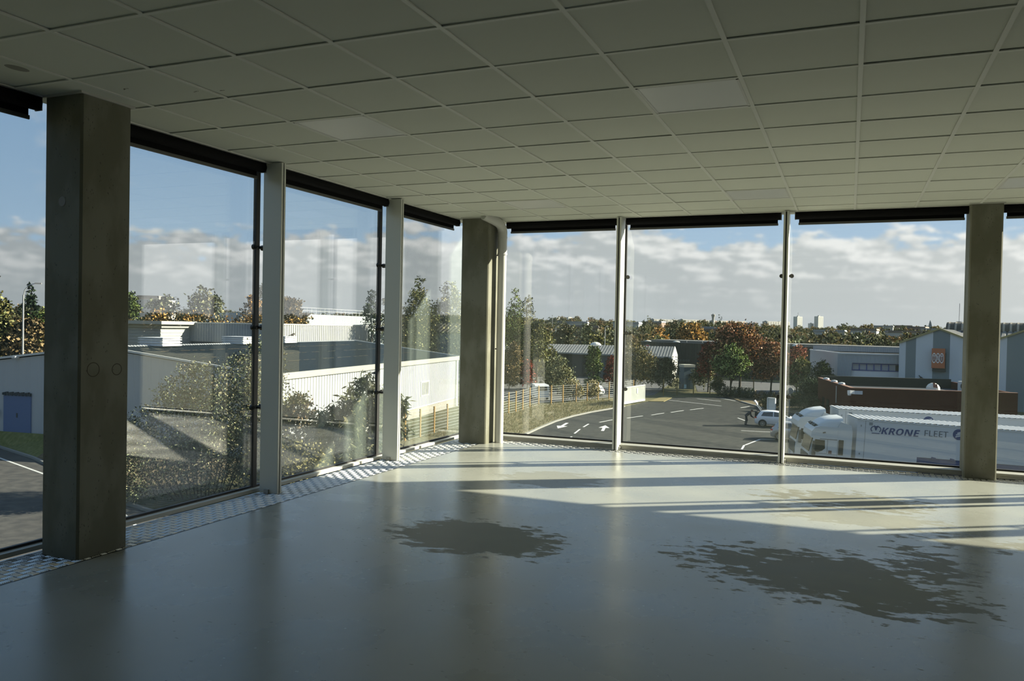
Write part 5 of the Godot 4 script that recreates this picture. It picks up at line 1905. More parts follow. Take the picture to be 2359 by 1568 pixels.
# ------------------------------------------------------------------ a figure, as one skin over tapered bones
func person() -> void:
	var o := thing("person", "person in dark clothes bending towards the open boot of the white hatchback", "person", Vector3(-8.72, GROUND + 0.03, -77.7), 0.0)
	# joints in metres; the figure faces +x
	var hip := Vector3(0, 0.90, 0)
	var chest := Vector3(0.27, 1.14, 0)
	var neck := Vector3(0.40, 1.24, 0)
	var bones := []
	for side in [-1.0, 1.0]:
		var h: Vector3 = Vector3(0.0, 0.88, 0.09 * side)
		var stride: float = 0.07 * side
		bones.append([h, Vector3(0.03 + stride, 0.49, 0.12 * side), 0.095, 0.062])
		bones.append([Vector3(0.03 + stride, 0.49, 0.12 * side), Vector3(-0.04 + stride, 0.08, 0.13 * side), 0.062, 0.042])
		bones.append([Vector3(-0.05 + stride, 0.045, 0.13 * side), Vector3(0.13 + stride, 0.035, 0.14 * side), 0.045, 0.035])
		var sh: Vector3 = Vector3(0.36, 1.16, 0.19 * side)
		bones.append([sh, Vector3(0.42, 0.90, 0.23 * side), 0.056, 0.043])
		bones.append([Vector3(0.42, 0.90, 0.23 * side), Vector3(0.60, 0.76, 0.17 * side), 0.043, 0.030])
		bones.append([chest, sh, 0.11, 0.07])
		bones.append([hip, h, 0.11, 0.10])
	bones.append([hip, chest, 0.125, 0.145])
	bones.append([chest, neck, 0.13, 0.06])
	var jacket := obj("clothed_body", skin(bones, 0.024), mat(0.020, 0.024, 0.034, 0.85), o)
	var head := skin([[neck, neck + Vector3(0.06, 0.05, 0), 0.05, 0.05], [neck + Vector3(0.10, 0.09, 0), neck + Vector3(0.15, 0.09, 0), 0.088, 0.075], [neck + Vector3(0.20, 0.06, 0), neck + Vector3(0.235, 0.06, 0), 0.018, 0.014]], 0.014)
	obj("head", head, mat(0.30, 0.18, 0.13, 0.6), o)
	obj("hair", skin([[neck + Vector3(0.075, 0.125, 0), neck + Vector3(0.14, 0.14, 0), 0.085, 0.070]], 0.014), mat(0.020, 0.015, 0.012, 0.8), o)
	for side in [-1.0, 1.0]:
		var w: Vector3 = Vector3(0.61, 0.75, 0.17 * side)
		var fingers := [[w, w + Vector3(0.07, -0.035, 0), 0.030, 0.028]]
		for k in 4:
			var r: Vector3 = w + Vector3(0.08, -0.035, (k - 1.5) * 0.019)
			var m: Vector3 = r + Vector3(0.038, -0.030, 0)
			fingers.append([r, m, 0.009, 0.0085])
			fingers.append([m, m + Vector3(0.014, -0.030 - 0.004 * (k % 2), 0), 0.0085, 0.007])
		fingers.append([w + Vector3(0.03, -0.02, -0.025 * side), w + Vector3(0.085, -0.045, -0.05 * side), 0.010, 0.008])
		obj("hand", skin(fingers, 0.009), mat(0.30, 0.18, 0.13, 0.6), o)
	stuff(jacket).remove_meta("kind")


# surface nets over the smooth union of tapered capsules [from, to, radius, radius]
func skin(bones: Array, cell: float) -> ArrayMesh:
	var lo := Vector3.ONE * 1e6
	var hi := -lo
	for b in bones:
		for e in 2:
			lo = lo.min(b[e] - Vector3.ONE * (b[2 + e] + cell * 3.0))
			hi = hi.max(b[e] + Vector3.ONE * (b[2 + e] + cell * 3.0))
	var n := Vector3i(((hi - lo) / cell).ceil()) + Vector3i.ONE
	var field := PackedFloat32Array()
	field.resize(n.x * n.y * n.z)
	field.fill(1.0)
	var blend := cell * 1.3
	for b in bones:
		var a: Vector3 = b[0]
		var d: Vector3 = b[1] - a
		var l2 := maxf(d.length_squared(), 1e-9)
		var reach := maxf(b[2], b[3]) + cell * 4.0
		var i0 := Vector3i((a.min(b[1]) - Vector3.ONE * reach - lo) / cell).max(Vector3i.ZERO)
		var i1 := Vector3i((a.max(b[1]) + Vector3.ONE * reach - lo) / cell).min(n - Vector3i.ONE)
		for z in range(i0.z, i1.z + 1):
			for y in range(i0.y, i1.y + 1):
				for x in range(i0.x, i1.x + 1):
					var p := lo + Vector3(x, y, z) * cell
					var t := clampf((p - a).dot(d) / l2, 0.0, 1.0)
					var f := p.distance_to(a + d * t) - lerpf(b[2], b[3], t)
					var at := x + n.x * (y + n.y * z)
					var g := field[at]
					var h := clampf(0.5 + 0.5 * (g - f) / blend, 0.0, 1.0)
					field[at] = lerpf(g, f, h) - blend * h * (1.0 - h)
	var index := {}
	var s := SurfaceTool.new()
	s.begin(Mesh.PRIMITIVE_TRIANGLES)
	s.set_smooth_group(0)
	var verts := []
	var step := [1, n.x, n.x * n.y]
	for z in n.z - 1:
		for y in n.y - 1:
			for x in n.x - 1:
				var at := x + n.x * (y + n.y * z)
				var inside := 0
				var sum := Vector3.ZERO
				var cuts := 0
				for c in 8:
					if field[at + (c & 1) + (step[1] if c & 2 else 0) + (step[2] if c & 4 else 0)] < 0.0:
						inside += 1
				if inside == 0 or inside == 8:
					continue
				for c in 8:
					for ax in 3:
						if c & (1 << ax):
							continue
						var e := c | (1 << ax)
						var f0 := field[at + (c & 1) + (step[1] if c & 2 else 0) + (step[2] if c & 4 else 0)]
						var f1 := field[at + (e & 1) + (step[1] if e & 2 else 0) + (step[2] if e & 4 else 0)]
						if (f0 < 0.0) != (f1 < 0.0):
							var q := Vector3(1 if c & 1 else 0, 1 if c & 2 else 0, 1 if c & 4 else 0)
							q[ax] = f0 / (f0 - f1)
							sum += q
							cuts += 1
				index[at] = verts.size()
				verts.append(lo + (Vector3(x, y, z) + sum / cuts) * cell)
	for at in index:
		for ax in 3:
			var u: int = step[(ax + 1) % 3]
			var v: int = step[(ax + 2) % 3]
			var f0 := field[at]
			var f1 := field[at + step[ax]]
			if (f0 < 0.0) == (f1 < 0.0) or not (index.has(at - u) and index.has(at - v) and index.has(at - u - v)):
				continue
			var q := [verts[index[at]], verts[index[at - u]], verts[index[at - u - v]], verts[index[at - v]]]
			if f0 >= 0.0:
				q.reverse()
			quad(s, q[0], q[1], q[2], q[3])
	s.index()
	s.generate_normals()
	return s.commit()


# ------------------------------------------------------------------ trees and shrubs
# LOBES: [centre, radii]. N leaves in tufts on the lobes; each leaf is a folded blade of four corners.
func crown_mesh(lobes: Array, n: int, leaf: Vector2, tones: Array, seed_: int, droop := 0.0, per := 14, loose := 0.5) -> ArrayMesh:
	var r := RandomNumberGenerator.new()
	r.seed = seed_
	var pos := PackedVector3Array()
	var nor := PackedVector3Array()
	var col := PackedColorArray()
	var idx := PackedInt32Array()
	var weight := []
	var total := 0.0
	for l in lobes:
		var v: Vector3 = l[1]
		total += v.x * v.y + v.y * v.z + v.x * v.z
		weight.append(total)
	var tufts := maxi(1, n / per)
	for t in tufts:
		var pick := r.randf() * total
		var li := 0
		while weight[li] < pick:
			li += 1
		var c: Vector3 = lobes[li][0]
		var e: Vector3 = lobes[li][1]
		var d := Vector3(r.randfn(), r.randfn() + 0.25, r.randfn()).normalized()
		var depth := sqrt(r.randf_range(0.25, 1.12)) 
		var hub := c + d * e * depth
		var spread := minf(e.x, minf(e.y, e.z)) * 0.34 * loose * 2.0
		var tone: Color = tones[r.randi() % tones.size()]
		tone = tone.lerp(tones[0], r.randf() * 0.4)
		for k in per:
			var p := hub + Vector3(r.randfn(), r.randfn() * 0.8, r.randfn()) * spread * 0.5
			var a := (Vector3(r.randfn(), r.randfn() - droop * 2.2, r.randfn()) * 0.7 + d * 0.5).normalized()
			var f := Vector3(r.randfn(), r.randfn(), r.randfn()).normalized()
			var b := a.cross(f).normalized()
			var nn := b.cross(a).normalized()
			if nn.dot(d + Vector3(0, 0.4, 0)) < 0.0:
				nn = -nn
			var size := r.randf_range(0.65, 1.3)
			var l := leaf.x * size
			var w := leaf.y * size * 0.5
			var at := pos.size()
			pos.append_array([p, p + a * l * 0.45 + b * w, p + a * l + nn * -l * droop * 0.3, p + a * l * 0.45 - b * w])
			nor.append_array([nn, nn, nn, nn])
			var g := tone * r.randf_range(0.95, 1.65)
			g.a = 1.0
			col.append_array([g, g, g, g])
			idx.append_array([at, at + 1, at + 2, at, at + 2, at + 3])
	var arr := []
	arr.resize(Mesh.ARRAY_MAX)
	arr[Mesh.ARRAY_VERTEX] = pos
	arr[Mesh.ARRAY_NORMAL] = nor
	arr[Mesh.ARRAY_COLOR] = col
	arr[Mesh.ARRAY_INDEX] = idx
	var m := ArrayMesh.new()
	m.add_surface_from_arrays(Mesh.PRIMITIVE_TRIANGLES, arr)
	return m


# palettes in linear light
const PINE := [Color(0.034, 0.054, 0.031), Color(0.054, 0.078, 0.037), Color(0.027, 0.044, 0.027)]
const GREEN := [Color(0.102, 0.153, 0.048), Color(0.145, 0.196, 0.054), Color(0.076, 0.119, 0.041), Color(0.221, 0.238, 0.085)]
const OLIVE := [Color(0.145, 0.156, 0.060), Color(0.204, 0.196, 0.076), Color(0.111, 0.128, 0.051), Color(0.289, 0.246, 0.102)]
const GOLD := [Color(0.510, 0.281, 0.076), Color(0.391, 0.212, 0.068), Color(0.595, 0.374, 0.128), Color(0.289, 0.178, 0.060)]
const RUST := [Color(0.30, 0.135, 0.070), Color(0.36, 0.175, 0.090), Color(0.24, 0.085, 0.050), Color(0.32, 0.20, 0.095)]
const CRIMSON := [Color(0.272, 0.048, 0.034), Color(0.170, 0.037, 0.027), Color(0.374, 0.085, 0.051)]
const BROWN := [Color(0.204, 0.145, 0.071), Color(0.272, 0.196, 0.093), Color(0.145, 0.111, 0.060)]
const DUSK := [Color(0.058, 0.071, 0.041), Color(0.085, 0.093, 0.048), Color(0.102, 0.085, 0.048)]
const GREY_GREEN := [Color(0.178, 0.196, 0.111), Color(0.238, 0.238, 0.128), Color(0.136, 0.150, 0.085), Color(0.289, 0.255, 0.136)]


func woody(parent: Node3D, stems: Array) -> void:
	var m := mottled("bark", Color(0.055, 0.045, 0.034), Color(0.10, 0.085, 0.065), 0.05, 1.2, 0.9, 51)
	for st in stems:
		var s := mb()
		tube(s, st[0], st[1], 7)
		obj(st[2], s, m, parent)


# shapes: "round", "poplar", "cone", "shrub", "hedge"
func tree(called: String, label: String, x: float, z: float, high: float, wide: float, shape: String, tones: Array, n := 1600, group := "", leaf := 0.0, clear := 0.18) -> Node3D:
	var y := land(x, z) + 0.05
	var o := thing(called, label, "shrub" if shape == "shrub" else "hedge" if shape == "hedge" else "bush" if shape == "ball" else "tree", Vector3(x, y, z), 0.0, group)
	var r := RandomNumberGenerator.new()
	r.seed = hash(label)
	var lobes := []
	var w := wide * 0.5
	if shape == "poplar":
		for k in 7:
			var t := k / 6.0
			var rad := w * (0.55 + 0.45 * sin(PI * clampf(t * 0.85 + 0.12, 0, 1))) * (1.0 if t < 0.7 else 0.72)
			lobes.append([Vector3(r.randf_range(-0.25, 0.25) * w, high * (0.16 + 0.72 * t), r.randf_range(-0.25, 0.25) * w), Vector3(rad, high * 0.17, rad)])
	elif shape == "cone":
		for k in 7:
			var t := k / 6.0
			var rad := w * (1.02 - 0.88 * t)
			lobes.append([Vector3(0, high * (0.12 + 0.80 * t), 0), Vector3(rad, high * 0.10, rad)])
	elif shape == "hedge" or shape == "ball":
		lobes.append([Vector3(0, high * 0.5, 0), Vector3(w, high * 0.5, w)])
	else:
		var base := high * (clear if shape == "round" else 0.06)
		for k in (9 if shape == "round" else 11):
			var a := r.randf() * TAU
			var t := r.randf()
			var rad := w * (0.30 + 0.24 * r.randf())
			var reach := (w - rad) * (0.95 - 0.55 * t * t)
			lobes.append([Vector3(cos(a) * reach, lerpf(base + rad, high - rad * 0.8, t), sin(a) * reach), Vector3(rad, rad * 0.85, rad)])
		lobes.append([Vector3(0, lerpf(base, high, 0.55), 0), Vector3(w * 0.62, (high - base) * 0.42, w * 0.62)])
		lobes.append([Vector3(w * 0.1, high - w * 0.32, 0), Vector3(w * 0.34, w * 0.32, w * 0.34)])
	var size := leaf if leaf > 0.0 else clampf(wide * 0.06, 0.2, 0.5)
	var stems := []
	if shape != "hedge" and shape != "ball":
		var thick := clampf(high * 0.018, 0.05, 0.28)
		stems.append([[Vector3(0, -0.1, 0), Vector3(0.1, high * 0.35, 0), Vector3(0, high * 0.8, 0)], [thick, thick * 0.75, thick * 0.2], "trunk"])
		for k in 4:
			var l: Array = lobes[k % lobes.size()]
			stems.append([[Vector3(0.08, high * (0.2 + 0.08 * k), 0), (l[0] as Vector3) * Vector3(0.6, 0.85, 0.6), l[0]], [thick * 0.5, thick * 0.35, thick * 0.1], "branch"])
	woody(o, stems)
	var c := obj("foliage", crown_mesh(lobes, int(n * 2.6), Vector2(size, size * 0.7), tones, hash(label) % 9999, 0.12), leafy(), o)
	stuff(c)
	return o


func trees() -> void:
	# close under the left windows
	willow()
	drooping_shrub()
	tree("shrub", "thin leafy shrub between the two fins in front of the white ribbed wall", -27.0, -35.2, 4.9, 3.4, "shrub", [Color(0.128, 0.105, 0.060), Color(0.187, 0.128, 0.076), Color(0.093, 0.093, 0.048)], 2000, "", 0.17)
	tree("shrub", "low brambly shrub at the foot of the glass left of the corner", -24.2, -31.5, 3.0, 5.5, "shrub", [Color(0.196, 0.178, 0.068), Color(0.272, 0.238, 0.093), Color(0.145, 0.128, 0.051)], 4200, "", 0.15)
	tree("shrub", "low dark shrub behind the large pillar's right edge", -31.8, -26.6, 3.6, 3.0, "shrub", PINE, 2200, "", 0.14)
	# left of the pillar
	tree("leafy_tree", "tall yellow-green tree at the left edge above the shed", -79.0, -53.2, 12.6, 6.5, "round", OLIVE, 3000, "", 0.0, 0.05)
	tree("conifer", "dark conifer with upswept branches left of the pillar", -79.5, -58.6, 12.2, 5.0, "cone", PINE, 2400)
	tree("leafy_tree", "brownish low tree behind the shed beside the street lamp", -74.5, -54.8, 8.8, 6.0, "round", BROWN, 2200, "", 0.0, 0.05)
	tree("leafy_tree", "green tree right behind the shed roof next to the pillar", -76.8, -58.0, 9.6, 5.0, "round", GREEN, 2200, "", 0.0, 0.05)
	# along the skyline of the left windows
	tree("leafy_tree", "dark green tree against the pillar's right edge above the flat roof", -98.3, -88.2, 12.6, 5.0, "round", GREEN, 1800, "", 0.0, 0.05)
	tree("leafy_tree", "broad pale tree with a rounded crown above the grey shed", -103.0, -108.0, 14.7, 9.0, "round", GREY_GREEN, 2400, "", 0.0, 0.05)
	tree("leafy_tree", "wide pale tree left part of the rounded pair above the grey shed", -108.0, -104.0, 12.9, 9.0, "round", GREY_GREEN, 2200, "", 0.0, 0.05)
	tree("leafy_tree", "orange autumn tree beside the first window fin", -90.8, -106.0, 13.2, 5.6, "round", GOLD, 1800, "", 0.0, 0.05)
	tree("leafy_tree", "dark brown tree standing behind the orange autumn one", -94.0, -112.0, 15.4, 6.0, "round", DUSK, 1800, "", 0.0, 0.05)
	tree("leafy_tree", "grey-brown rounded tree between the two fins above the white shed", -86.5, -110.5, 13.2, 7.2, "round", BROWN, 2000, "", 0.0, 0.05)
	for k in 11:
		var az := deg_to_rad(-48.5 + k * 1.05)
		tree("hedge", "russet hedge bush, number %d from the pillar side, behind the flat-roofed shed" % (k + 1), sin(az) * 131.0, -cos(az) * 131.0, 9.8 + 0.25 * (k % 3), 4.2, "hedge", BROWN if k % 2 else GOLD, 420, "hedge bushes behind the flat-roofed shed", 0.35)
	tree("leafy_tree", "dark glossy tree left of the second fin", -70.0, -109.2, 14.1, 4.0, "round", PINE, 2000, "", 0.0, 0.03)
	tree("poplar", "tall green poplar seen just right of the second fin", -64.0, -105.2, 13.2, 5.2, "poplar", OLIVE, 2600)
	tree("poplar", "tallest green poplar left of the corner pillar", -61.0, -108.8, 15.2, 5.8, "poplar", OLIVE, 2800)
	tree("poplar", "green poplar with two tops touching the corner pillar", -58.2, -112.6, 15.0, 6.4, "poplar", OLIVE, 2800)
	tree("poplar", "tall green poplar right of the drainpipe", -49.0, -118.0, 14.0, 4.4, "poplar", GREEN, 2600)
	tree("poplar", "shorter poplar next to the one by the drainpipe", -46.7, -117.3, 13.2, 3.6, "poplar", OLIVE, 2200)
	tree("leafy_tree", "sloping green tree on the right flank of the poplars", -45.0, -117.6, 10.2, 4.4, "round", OLIVE, 2000, "", 0.0, 0.03)
	tree("leafy_tree", "yellow-green tree at the foot of the poplars over the roof's left end", -51.5, -133.0, 9.0, 8.0, "round", OLIVE, 1800, "", 0.0, 0.03)
	# round the long low building
	tree("leafy_tree", "dark rounded tree above the pale roof, right of the poplars", -62.0, -180.0, 9.4, 8.4, "round", DUSK, 1800, "", 0.0, 0.03)
	tree("leafy_tree", "yellow-green tree behind the pale roof, left of the dark rounded one", -61.8, -166.0, 7.6, 7.0, "round", OLIVE, 1500, "", 0.0, 0.03)
	tree("leafy_tree", "green tree row piece behind the middle of the pale roof", -52.0, -172.0, 7.3, 9.0, "round", OLIVE, 1500, "", 0.0, 0.03)
	tree("leafy_tree", "pinkish-brown tree behind the pale roof left of the first far fin", -44.5, -173.0, 7.8, 5.0, "round", BROWN, 1300, "", 0.0, 0.03)
	tree("conifer", "small pointed conifer in front of the pale roof", -38.9, -108.0, 6.4, 3.2, "cone", OLIVE, 1800)
	tree("shrub", "large grey-brown shrub in front of the dark wall, behind the fence", -35.2, -99.8, 5.0, 5.6, "shrub", GREY_GREEN, 2600, "", 0.2)
	tree("leafy_tree", "upright green tree in front of the dark wall, left of the first far fin", -32.7, -107.6, 6.3, 3.1, "round", GREEN, 1900, "", 0.0, 0.02)
	tree("shrub", "deep red shrub at the foot of the dark wall near the drainpipe", -41.4, -104.6, 4.2, 2.6, "shrub", CRIMSON, 1300, "", 0.2)
	tree("leafy_tree", "brownish tree before the roof's left end beside the drainpipe", -45.6, -109.6, 6.5, 3.6, "round", BROWN, 1700, "", 0.0, 0.02)
	tree("shrub", "red-brown shrub beside the upright green tree by the first far fin", -30.7, -109.6, 5.0, 2.8, "shrub", CRIMSON, 1500, "", 0.2)
	tree("shrub", "brown shrub low behind the fence next to the drainpipe", -43.5, -103.0, 3.4, 3.4, "shrub", BROWN, 1400, "", 0.2)
	var vine := tree("climbing_plant", "dry climbing plant tangled over the wire mesh fence", -30.0, -90.6, 2.7, 3.2, "shrub", [Color(0.374, 0.323, 0.178), Color(0.289, 0.255, 0.136), Color(0.459, 0.391, 0.238)], 1600, "", 0.16)
	vine.set_meta("category", "climbing plant")
	tree("climbing_plant", "smaller dry tangle on the wire mesh fence nearer the fin", -28.6, -93.6, 2.5, 2.8, "shrub", [Color(0.374, 0.323, 0.178), Color(0.289, 0.255, 0.136), Color(0.459, 0.391, 0.238)], 1300, "", 0.16).set_meta("category", "climbing plant")
	tree("bush", "big brown-green bush behind the white sliding gate", -28.8, -115.4, 6.7, 8.0, "shrub", [Color(0.128, 0.122, 0.051), Color(0.187, 0.145, 0.061), Color(0.085, 0.088, 0.041), Color(0.255, 0.178, 0.076)], 3600, "", 0.24)
	tree("bush", "dark bush between the big brown-green one and the cabin", -24.4, -114.0, 4.8, 5.2, "shrub", DUSK, 2400, "", 0.22)
	tree("bush", "light green bush right of the electrical cabin", -19.6, -120.0, 4.0, 4.4, "shrub", GREY_GREEN, 2000, "", 0.2)
	tree("bush", "small yellowish bush beside the road, right of the cabin", -16.9, -114.6, 2.3, 2.6, "shrub", OLIVE, 900, "", 0.18)
	# the big autumn group in the middle of the far windows
	tree("leafy_tree", "large rust-red autumn tree in the middle of the far windows", -14.2, -117.5, 9.8, 9.4, "round", RUST, 5200, "", 0.3, 0.22)
	tree("leafy_tree", "fresh green tree in front of the large rust-red one", -14.6, -110.9, 7.0, 5.6, "round", [Color(0.128, 0.196, 0.054), Color(0.187, 0.264, 0.085), Color(0.093, 0.145, 0.048), Color(0.255, 0.289, 0.119)], 3200, "", 0.24, 0.25)
	tree("leafy_tree", "small crimson tree at the left flank of the large rust-red one", -18.5, -117.0, 7.2, 3.4, "round", CRIMSON, 1700, "", 0.2, 0.2)
	tree("leafy_tree", "rusty tree on the right flank of the large rust-red one", -9.9, -116.4, 7.3, 6.0, "round", RUST, 2800, "", 0.26, 0.2)
	tree("leafy_tree", "pink-topped small tree behind the thin far fin", -6.5, -115.2, 6.9, 3.6, "round", [Color(0.510, 0.170, 0.128), Color(0.391, 0.119, 0.085), Color(0.323, 0.170, 0.076)], 1700, "", 0.22, 0.3)
	tree("leafy_tree", "yellow-green lower tree right of the thin far fin", -6.0, -113.6, 5.4, 3.8, "round", OLIVE, 1700, "", 0.22, 0.1)
	tree("shrub", "dark green shrub against the grey office corner", -3.4, -111.4, 5.2, 4.0, "shrub", PINE, 2600, "", 0.2)
	tree("shrub", "dark low shrub between the grey office and the brick building", -3.9, -106.5, 3.0, 4.6, "shrub", PINE, 2000, "", 0.2)
	# clipped things along the yard
	for k in 5:
		tree("hedge", "dark clipped hedge across the end of the yard", -15.6 + k * 0.95, -109.9 + k * 0.35, 1.35, 1.5, "hedge", PINE, 420, "clipped hedge blocks at the end of the yard", 0.12)
	for k in 6:
		tree("hedge", "straggly low hedge right of the clipped dark hedge", -10.4 + k * 1.15, -107.4 + k * 0.2, 1.2, 1.6, "hedge", DUSK if k % 2 else BROWN, 260, "straggly hedge plants beside the road", 0.13)
	var balls := [[-5.45, -96.1, 1.25, 1.25, "first from the fin"], [-4.55, -96.8, 1.4, 1.3, "second from the fin"], [-3.6, -97.8, 1.5, 1.45, "third from the fin"], [-2.75, -99.4, 1.35, 1.2, "last before the brick wall"], [-5.6, -102.0, 1.55, 1.5, "standing behind the others"], [-9.1, -96.6, 0.8, 1.1, "beside the raised tailgate"], [-8.4, -95.4, 1.1, 1.0, "just left of the white sign frame"], [-7.0, -95.2, 1.0, 1.3, "just right of the white sign frame"]]
	for b in balls:
		tree("clipped_bush", "clipped round dark bush, %s" % b[4], b[0], b[1], b[2], b[3], "ball", PINE if b[2] > 1.2 else DUSK, 520, "clipped round bushes by the yard", 0.1)
	# beyond the black building
	tree("leafy_tree", "orange tree above the black building's left end", -41.2, -185.8, 9.2, 7.6, "round", GOLD, 1900, "", 0.0, 0.03)
	tree("leafy_tree", "large golden domed tree above the middle of the black building", -35.4, -196.8, 10.9, 9.6, "round", GOLD, 2600, "", 0.0, 0.03)
	tree("leafy_tree", "dark tree between the two golden ones above the black building", -41.5, -206.0, 11.2, 7.0, "round", DUSK, 1600, "", 0.0, 0.03)
	tree("conifer", "dark broad conifer right of the first far fin", -51.0, -193.5, 10.6, 5.6, "cone", PINE, 1500)
	tree("leafy_tree", "olive tree right of the first far fin over the pale roof", -38.0, -172.0, 7.4, 6.6, "round", OLIVE, 1500, "", 0.0, 0.03)
	tree("poplar", "small pale poplar on the skyline above the orange tree", -52.2, -224.5, 12.8, 2.6, "poplar", OLIVE, 800)
	tree("poplar", "narrow dark poplar beside the water tower", -37.3, -257.5, 13.4, 3.0, "poplar", PINE, 800)
	tree("leafy_tree", "dark tree left of the narrow dark poplar", -40.5, -240.0, 8.9, 8.0, "round", DUSK, 1200, "", 0.0, 0.03)
	tree("leafy_tree", "dark green tree right of the golden domed one", -27.5, -205.0, 7.9, 9.0, "round", DUSK, 1500, "", 0.0, 0.03)
	tree("leafy_tree", "olive tree on the right above the black roof's thin fin", -14.5, -200.0, 7.0, 11.0, "round", OLIVE, 1500, "", 0.0, 0.03)
	tree("leafy_tree", "brownish bush above the black roof right of the thin fin", -3.0, -196.0, 6.2, 12.0, "round", BROWN, 1500, "", 0.0, 0.03)
	tree("leafy_tree", "yellow-green bush above the black roof near the grey office", 4.0, -190.0, 6.6, 6.0, "round", OLIVE, 1200, "", 0.0, 0.03)
	for k in 6:
		tree("leafy_tree", "dark green tree in the row right of the yellow-green bush", 8.0 + k * 3.6, -212.0 + 2.0 * (k % 2), 7.7 + 0.4 * (k % 3), 5.4, "round", DUSK, 700, "dark tree row left of the depot gable", 0.0, 0.03)


# the big loose shrub outside the left windows: many upright rods with small grey-green leaves
func willow() -> void:
	var at := Vector3(-29.2, GROUND + 0.05, -30.6)
	var o := thing("willow", "big loose willow shrub with small grey-green leaves outside the left windows", "shrub", at)
	var along := Vector3(0.74, 0, -0.67)
	var stems := []
	var r := RandomNumberGenerator.new()
	r.seed = 77
	var lobes := []
	for k in 16:
		var t := (k + 0.5) / 16.0
		var off := lerpf(-3.6, 3.7, t) + r.randf_range(-0.2, 0.2)
		# taller towards the right, low at the left end
		var top := lerpf(3.6, 6.6, smoothstep(0.0, 0.45, t)) + r.randf_range(-0.3, 0.5) + (0.75 if t > 0.72 else 0.0)
		var side := Vector3(0.67, 0, 0.74) * r.randf_range(-1.3, 1.3)
		var tip := along * off * 1.05 + side * 1.2 + Vector3(0, top, 0)
		stems.append([[along * off * 0.35 + side * 0.3, along * off * 0.75 + side * 0.8 + Vector3(0, top * 0.5, 0), tip], [0.035, 0.025, 0.010], "stem"])
		lobes.append([tip - Vector3(0, 0.75, 0), Vector3(0.42, 0.95, 0.42)])
		lobes.append([along * off * 0.95 + side + Vector3(0, top * 0.62, 0), Vector3(0.85, top * 0.24, 0.85)])
		lobes.append([along * off * 0.9 + side * 0.9 + Vector3(0, top * 0.28, 0), Vector3(0.8, top * 0.24, 0.8)])
	woody(o, stems)
	var tones := [Color(0.150, 0.175, 0.095), Color(0.215, 0.225, 0.125), Color(0.105, 0.130, 0.070), Color(0.330, 0.300, 0.170), Color(0.21, 0.165, 0.11)]
	stuff(obj("foliage", crown_mesh(lobes, 42000, Vector2(0.135, 0.058), tones, 71, 0.1, 8, 0.8), leafy(), o))


# dark shrub with long drooping leaves before the white wall
func drooping_shrub() -> void:
	var at := Vector3(-22.9, GROUND + 0.05, -34.6)
	var o := thing("sumac", "dark shrub with long drooping leaves in front of the white ribbed wall", "shrub", at)
	var r := RandomNumberGenerator.new()
	r.seed = 91
	var stems := []
	var lobes := []
	for k in 13:
		var off := lerpf(-1.9, 2.2, (k + 0.5) / 13.0)
		var top := 5.9 - absf(off - 0.5) * 0.85 + r.randf_range(-0.4, 0.35)
		var side := Vector3(0.6, 0, 0.8) * r.randf_range(-0.9, 0.9)
		var tip := Vector3(0.8, 0, -0.6) * off + side + Vector3(0, top, 0)
		stems.append([[Vector3(0.8, 0, -0.6) * off * 0.3, tip * Vector3(0.7, 0.55, 0.7), tip], [0.05, 0.035, 0.015], "stem"])
		lobes.append([tip - Vector3(0, 0.25, 0), Vector3(0.55, 0.5, 0.55)])
		lobes.append([tip * Vector3(0.95, 0.72, 0.95), Vector3(0.6, 0.7, 0.6)])
		lobes.append([tip * Vector3(0.9, 0.42, 0.9), Vector3(0.6, 0.8, 0.6)])
	woody(o, stems)
	stuff(obj("foliage", crown_mesh(lobes, 6500, Vector2(0.44, 0.11), [Color(0.061, 0.075, 0.037), Color(0.102, 0.105, 0.051), Color(0.051, 0.058, 0.034), Color(0.162, 0.145, 0.071)], 72, 0.55, 9, 0.7), leafy(), o))


